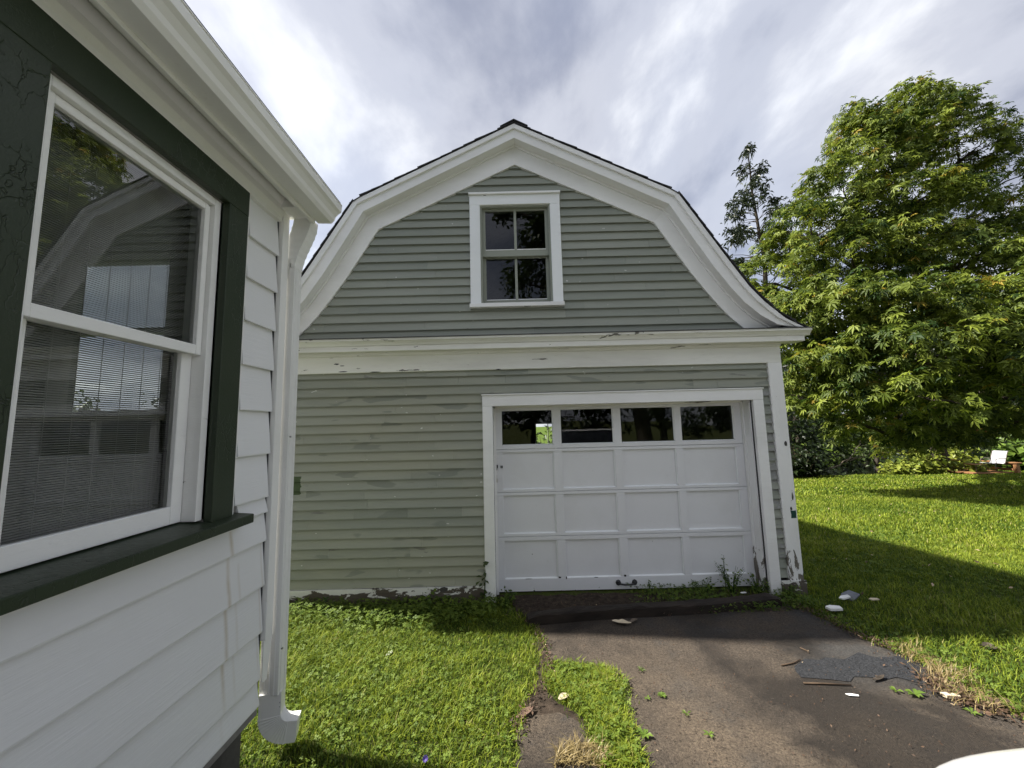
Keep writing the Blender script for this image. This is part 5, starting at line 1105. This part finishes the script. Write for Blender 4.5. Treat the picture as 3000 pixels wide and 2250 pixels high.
grass('lawn_grass', X, Y, 0.040, 0.0046, 'grass strip splitting the walkway from the driveway', lean=1.2)
k = rng.uniform(0, 1, len(X)) < .06; flat_leaves('clover', X[k], Y[k], 0.017, 0.05, 'leaf_weed', 'clover leaves in the strip beside the driveway', .8)
dg = [(p[0], p[1]) for p in [G(*q) for q in [(1620,2249),(1640,2200),(1700,2185),(1760,2200),(1790,2249)]]]
X = rng.uniform(0.0, 1.0, 20000); Y = rng.uniform(1.9, 2.6, 20000); ok = inside_np(dg, X, Y); grass('dry_grass', X[ok], Y[ok], 0.06, 0.004, 'dry straw coloured grass at the end of the strip', 'dry_grass', 1.6)
def edge_pts(px, n, sd):
    P_ = [G(*p) for p in px]; i = rng.integers(0, len(P_) - 1, n); t_ = rng.uniform(0, 1, n); A = np.array([p[:2] for p in P_]); q = A[i] * (1 - t_)[:, None] + A[i + 1] * t_[:, None] + rng.normal(0, sd, (n, 2)); return q[:, 0], q[:, 1]
def litter(X, Y, ls, label, tm=.35, lift=0.022, mat='litter'):
    n = len(X); Z = g(X, Y) + lift + rng.uniform(0, .012, n); Nn = unit(np.stack([rng.normal(0, .5, n), rng.normal(0, .5, n), np.ones(n)], -1)); V, F, t_ = single(np.stack([X, Y, Z], -1), Nn, ls * rng.uniform(.5, 1.5, n), np.clip(rng.normal(tm, .25, n), 0, 1), .45, -0.05)
    o = np_mesh('leaf_litter', V, F, M[mat], None, t_); tag(o, label, 'leaf litter', None, 'stuff')
X, Y = edge_pts([(1560,1835),(1592,1875),(1600,1940),(1612,1985)], 260, .022); litter(X, Y, .02, 'dry brown leaf bits along the left driveway edge')
X, Y = edge_pts([(1600,2000),(1570,2060),(1530,2110),(1512,2150)], 170, .03); litter(X, Y, .018, 'dead leaves and stems beside the walkway')
X, Y = edge_pts([(2300,1765),(2370,1795),(2450,1835),(2540,1878),(2620,1912)], 520, .035); litter(X, Y, .02, 'dead leaves along the right driveway edge by the timber')
X, Y = edge_pts([(2700,1990),(2780,2010),(2770,2040),(2850,2065),(2930,2088),(3000,2112)], 760, .06); litter(X, Y, .024, 'dry leaves and straw along the outer driveway edge', .5)
X = rng.uniform(-.1, 2.5, 700); Y = rng.uniform(3.6, 4.12, 700); litter(X, Y, .018, 'dead leaf bits on the soil before the garage door', .3)
X = rng.uniform(.3, 4.2, 1500); Y = rng.uniform(1.8, 3.7, 1500); k = inside_np(dpoly, X, Y); litter(X[k], Y[k], .011, 'tiny leaf crumbs scattered over the driveway', .45, .008)
X, Y = edge_pts([(2640,1900),(2720,1945),(2800,1990),(2780,2030),(2900,2070)], 1500, .06); grass('dry_grass', X, Y, .06, .004, 'yellowed grass tufts along the driveway edge', 'dry_grass', 1.3)
X = rng.uniform(3, 20, 900); Y = rng.uniform(3, 17, 900); k = allowed(X, Y); litter(X[k], Y[k], .04, 'scattered pale leaves on the sloping lawn', .85, .05)

# ------------------------------------------------------------------ white car at the driver's-side foreground
CA = root('parked_car', (1.72, -1.0, 0.0), 'glossy white car parked on the driveway', 'car')
def car():
    X0, yf, Lc, W = 1.72, 1.20, 4.4, 0.91
    def ring(y, top, hw, low=0.28, belt=0.72, sh=0.12):
        pr = [(-hw * .96, low), (-hw, low + .2), (-hw, belt), (-hw * .965, top - sh * .75), (-hw * .86, top - sh * .2), (-hw * .6, top), (0, top + .015), (hw * .6, top), (hw * .86, top - sh * .2), (hw * .965, top - sh * .75), (hw, belt), (hw, low + .2), (hw * .96, low)]
        return [(X0 + x, yf - y, z_) for x, z_ in pr]
    R_ = [ring(0.0, .60, .50, .38, .50, .1), ring(.03, .72, .66, .28, .55, .14), ring(.12, .80, .79, .24, .6, .16), ring(.30, .865, .87, .22, .66), ring(.6, .91, .90, .22, .7), ring(1.15, .97, .91, .22, .74), ring(1.5, .985, .91, .22, .76), ring(3.5, 1.0, .91, .22, .78), ring(4.1, 1.0, .88, .24, .76), ring(4.3, .93, .80, .28, .68), ring(4.4, .75, .66, .36, .55)]
    n = 13; v = [p for r_ in R_ for p in r_]; f = []
    for i in range(len(R_) - 1):
        for k in range(n - 1): f.append((i * n + k, i * n + k + 1, (i + 1) * n + k + 1, (i + 1) * n + k))
        f.append((i * n + n - 1, i * n, (i + 1) * n, (i + 1) * n + n - 1))
    f += [tuple(range(n)), tuple(range((len(R_) - 1) * n, len(R_) * n))[::-1]]
    o = MB().add(v, f).build('body', M['car_paint'], CA, True)
    sm = o.modifiers.new('s', 'SUBSURF'); sm.levels = 2; sm.render_levels = 2
    def cab(mat, name, s0, zt0, zt1, ins):
        ys = [1.35, 2.0, 3.1, 3.95]; zs = [.975, zt1, zt1 - .02, .985]; hw = [.78, .60, .60, .74]
        v = [];
        for y, z_, h in zip(ys, zs, hw): v += [(X0 - h * ins, yf - y, z_), (X0 + h * ins, yf - y, z_)]
        m = MB(); m.add(v + [(X0 - .80 * ins, yf - 1.5, .95), (X0 + .80 * ins, yf - 1.5, .95), (X0 - .8 * ins, yf - 3.85, .95), (X0 + .8 * ins, yf - 3.85, .95)],
              [(0, 1, 3, 2), (2, 3, 5, 4), (4, 5, 7, 6), (0, 2, 8), (1, 9, 3), (2, 4, 10, 8), (3, 9, 11, 5), (4, 6, 10), (5, 11, 7)]); return m.build(name, mat, CA, bevel=.03)
    cab(M['car_glass'], 'windows', 0, 0, 1.44, 1.0)
    MB().box(X0 - .58, X0 + .58, yf - 3.08, yf - 2.02, 1.435, 1.47).build('roof', M['car_paint'], CA, bevel=.02)
    for sx in (-1, 1):
        for y in (.80, 3.45):
            cx_ = X0 + sx * .83; m = MB(); m.tube([(cx_ - .1, yf - y, .32), (cx_ + .1, yf - y, .32)], .32, 24); wh = m.build('wheel', M['rubber'], CA, bevel=.02)
            MB().tube([(cx_ + sx * .101 , yf - y, .32), (cx_ + sx * .108, yf - y, .32)], .2, 20).build('rim', M['steel'], wh)
        m = MB(); m.hexa([(X0 + sx * .50, yf - .02, .58), (X0 + sx * .70, yf - .13, .60), (X0 + sx * .70, yf - .22, .60), (X0 + sx * .5, yf - .12, .58)], [(X0 + sx * .52, yf - .06, .68), (X0 + sx * .72, yf - .17, .70), (X0 + sx * .72, yf - .26, .70), (X0 + sx * .52, yf - .16, .68)]); m.build('headlight', M['lamp_glass'], CA, bevel=.01)
car()
